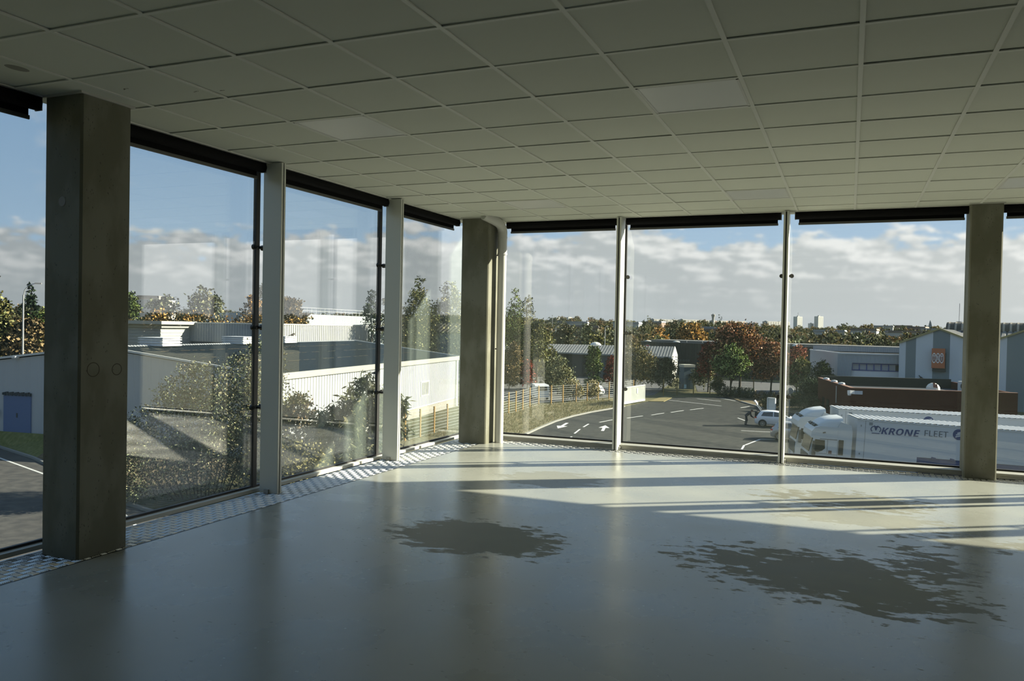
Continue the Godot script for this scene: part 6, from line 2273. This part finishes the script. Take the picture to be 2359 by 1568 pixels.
# ------------------------------------------------------------------ the town on the horizon
func city() -> void:
	# woods and gardens between the estate and the skyline, too many and too far to pick apart
	var crowns := []
	for k in 3:
		crowns.append(crown_mesh([[Vector3(0, 3.6, 0), Vector3(2.9, 3.2, 2.9)], [Vector3(1.4, 2.6, 0.6), Vector3(2.0, 2.2, 2.0)], [Vector3(-1.3, 2.8, -0.7), Vector3(2.1, 2.4, 2.1)]], 420, Vector2(0.95, 0.7), [Color(1, 1, 1), Color(0.75, 0.75, 0.75), Color(1.25, 1.2, 1.1)], 200 + k, 0.0, 12))
	var palette := [Color(0.085, 0.098, 0.050), Color(0.115, 0.118, 0.058), Color(0.15, 0.14, 0.07), Color(0.20, 0.155, 0.08), Color(0.24, 0.16, 0.08), Color(0.070, 0.085, 0.052), Color(0.14, 0.145, 0.085)]
	var r := RandomNumberGenerator.new()
	r.seed = 5
	for k in 3:
		var spots: Array[Transform3D] = []
		var tints: Array[Color] = []
		for i in 1500:
			var az := deg_to_rad(r.randf_range(-58.0, 50.0))
			var d := 225.0 * pow(1650.0 / 225.0, pow(r.randf(), 0.85))
			if az > deg_to_rad(4.0) and d < 240.0:
				continue
			var x := sin(az) * d
			var z := -cos(az) * d
			var size := r.randf_range(0.75, 1.35) * (1.0 if d < 700.0 else 1.25)
			spots.append(Transform3D(Basis(Vector3.UP, r.randf() * TAU).scaled(Vector3(size, size * r.randf_range(0.75, 1.1), size)), Vector3(x, land(x, z) - 0.4, z)))
			tints.append(palette[r.randi() % palette.size()] * r.randf_range(0.8, 1.2))
		var w := scatter("woodland", crowns[k], spots, tints)
		tag(w, "distant mixed autumn woodland filling the slope below the skyline", "woodland", "woodland on the horizon", "stuff")
	houses(r)
	slab("long pale apartment slab on the skyline left of the dark hedge-topped hill", -331.0, -1463.0, 22.4, 42.0, 9)
	slab("long pale apartment slab on the skyline left of the water tower", -280.0, -1473.5, 22.6, 42.5, 10)
	slab("apartment slab with reddish window bays right of the water tower", -226.0, -1483.0, 21.6, 42.0, 9)
	slab("pale apartment slab just left of the thin far fin", -144.0, -1593.5, 23.0, 32.0, 9)
	slab("faint bluish apartment slab left of the first far fin", -458.0, -1533.0, 18.8, 30.0, 8)
	tower("slim pale tower block with a mast, left of the pair on the skyline", -112.5, -1996.8, 40.2, 19.5, true)
	tower("slim pale tower block without a mast, right of the pair on the skyline", -67.0, -1998.9, 41.4, 19.5, false)
	tower("low pale block between the two slim towers", -84.0, -1998.0, 25.0, 12.0, false)
	tower("small pale block left of the pair above the woods by the poplars", -401.0, -1131.0, 18.2, 7.0, false)
	tower("small pale block right of the pair above the woods by the poplars", -384.5, -1136.8, 18.8, 7.5, false)
	# flared water tower
	var wt := thing("water_tower", "flared pale water tower on the skyline", "water tower", Vector3(-228.0, land(-228, -1482), -1482.4))
	var base := 33.2 - land(-228, -1482)
	var s := mb()
	lathe(s, [Vector2(2.2, 0), Vector2(2.0, base * 0.55), Vector2(2.6, base * 0.75), Vector2(3.7, base * 0.93), Vector2(3.7, base * 0.96), Vector2(0, base * 0.97)], 18)
	obj("shaft", s, mat(0.34, 0.33, 0.31, 0.8), wt)
	s = mb()
	lathe(s, [Vector2(1.4, base * 0.96), Vector2(1.4, base * 1.02), Vector2(0, base * 1.03)], 12)
	obj("lantern", s, mat(0.30, 0.30, 0.29, 0.8), wt)
	# stepped stone tower far away
	var pt := thing("stepped_tower", "distant stepped stone tower rising alone beside the depot gable", "tower", Vector3(244.5, land(244, -2990), -2990.0))
	var h := 53.4 - land(244, -2990)
	s = mb()
	for q in [[6.2, 0.0, 0.42], [5.0, 0.42, 0.62], [3.8, 0.62, 0.76], [2.5, 0.76, 0.88]]:
		bb(s, Vector3(-q[0], h * q[1], -q[0]), Vector3(q[0], h * q[2], q[0]))
	obj("shaft", s, mat(0.20, 0.22, 0.245, 0.8), pt)
	s = mb()
	lathe(s, [Vector2(2.0, h * 0.88), Vector2(1.2, h * 0.96), Vector2(0, h)], 10)
	obj("spire", s, mat(0.20, 0.22, 0.245, 0.8), pt)


func slab(label: String, x: float, z: float, top: float, wide: float, bays: int) -> void:
	var y := land(x, z)
	var long := wide / 0.5
	var o := thing("apartment_slab", label, "building", Vector3(x, y, z), 0.97)
	var s := mb()
	bb(s, Vector3(0, 0, -12), Vector3(long, top - y, 0))
	obj("wall", s, mat(0.36, 0.355, 0.335, 0.8), o)
	s = mb()
	bb(s, Vector3(0.5, top - y, -8), Vector3(3.5, top - y + 1.0, -3))
	bb(s, Vector3(long * 0.6, top - y, -8), Vector3(long * 0.6 + 3, top - y + 0.8, -3))
	stuff(obj("roof_huts", s, mat(0.28, 0.28, 0.27, 0.8), o))
	for k in bays:
		s = mb()
		var x0 := long * (k + 0.25) / bays
		bb(s, Vector3(x0, 1.0, 0), Vector3(x0 + long / bays * 0.4, top - y - 0.8, 0.12))
		obj("window_bay", s, mat(0.20, 0.195, 0.19, 0.8) if label.find("reddish") < 0 else mat(0.19, 0.10, 0.085, 0.8), o)


func tower(label: String, x: float, z: float, top: float, wide: float, mast: bool) -> void:
	var y := land(x, z)
	var o := thing("tower_block", label, "building", Vector3(x, y, z), -0.6)
	var s := mb()
	var w := wide * 0.28
	bb(s, Vector3(-w, 0, -w * 1.7), Vector3(w, top - y, w * 1.7))
	obj("wall", s, mat(0.50, 0.50, 0.48, 0.8), o)
	s = mb()
	bb(s, Vector3(-w * 0.4, top - y, -w * 0.4), Vector3(w * 0.3, top - y + wide * 0.12, w * 0.3))
	obj("roof_hut", s, mat(0.36, 0.36, 0.35, 0.8), o)
	for k in 4:
		s = mb()
		var x0 := -w + (k + 0.3) * w * 0.5
		bb(s, Vector3(w, 2, x0 * 1.6), Vector3(w + 0.15, top - y - 1.2, x0 * 1.6 + w * 0.2))
		obj("window_bay", s, mat(0.27, 0.28, 0.285, 0.8), o)
	if mast:
		s = mb()
		bar(s, Vector3(0, top - y, 0), Vector3(0, top - y + 9.5, 0), 0.4, 5)
		obj("mast", s, mat(0.25, 0.26, 0.27, 0.8), o)


# low roofs that show between the trees
func houses(r: RandomNumberGenerator) -> void:
	var spots := [[-9.0, 520.0, "pale gable-ended shed roof in the woods left of the twin towers"], [-1.2, 560.0, "long grey shed roof among the trees below the twin towers"], [0.9, 620.0, "shed with a white end wall below the right of the twin towers"], [1.9, 900.0, "small pale block beside the right slim tower"], [3.1, 1000.0, "long white shed far off left of the depot"], [4.0, 840.0, "long brown flat building on the horizon left of the depot"], [4.9, 700.0, "flat pale warehouse in the trees near the depot gable"], [3.3, 560.0, "grey flat roof among trees left of the depot"], [-19.3, 330.0, "grey flat-roofed hall behind the pale roof"], [-17.6, 480.0, "small white-roofed house in the woods left of the first far fin"], [-14.6, 700.0, "reddish distant house above the olive trees"], [-12.6, 820.0, "small distant house with pale walls over the orange tree"], [-6.6, 900.0, "white low house on the skyline right of the rust-red tree"], [-18.4, 640.0, "pale house gable in the woods by the poplars"]]
	for q in spots:
		var az := deg_to_rad(q[0])
		var d: float = q[1]
		var x := sin(az) * d
		var z := -cos(az) * d
		var y := land(x, z)
		var o := thing("distant_house", q[2], "building", Vector3(x, y, z), r.randf_range(-0.4, 0.4))
		var w := r.randf_range(9.0, 16.0) * (1.0 + d / 1400.0)
		var h := 5.0 + d * 0.0048
		var s := mb()
		bb(s, Vector3(-w * 0.5, 0, -5), Vector3(w * 0.5, h, 5))
		obj("wall", s, mat(0.38, 0.38, 0.36, 0.8) if r.randf() < 0.7 else mat(0.24, 0.17, 0.14, 0.8), o)
		s = mb()
		poly_z(s, [Vector2(-w * 0.53, h), Vector2(w * 0.53, h), Vector2(w * 0.5, h + 1.4), Vector2(-w * 0.5, h + 1.4)], -5.4, 5.4)
		obj("roof", s, mat(0.24, 0.25, 0.26, 0.7) if r.randf() < 0.6 else mat(0.16, 0.13, 0.11, 0.8), o)
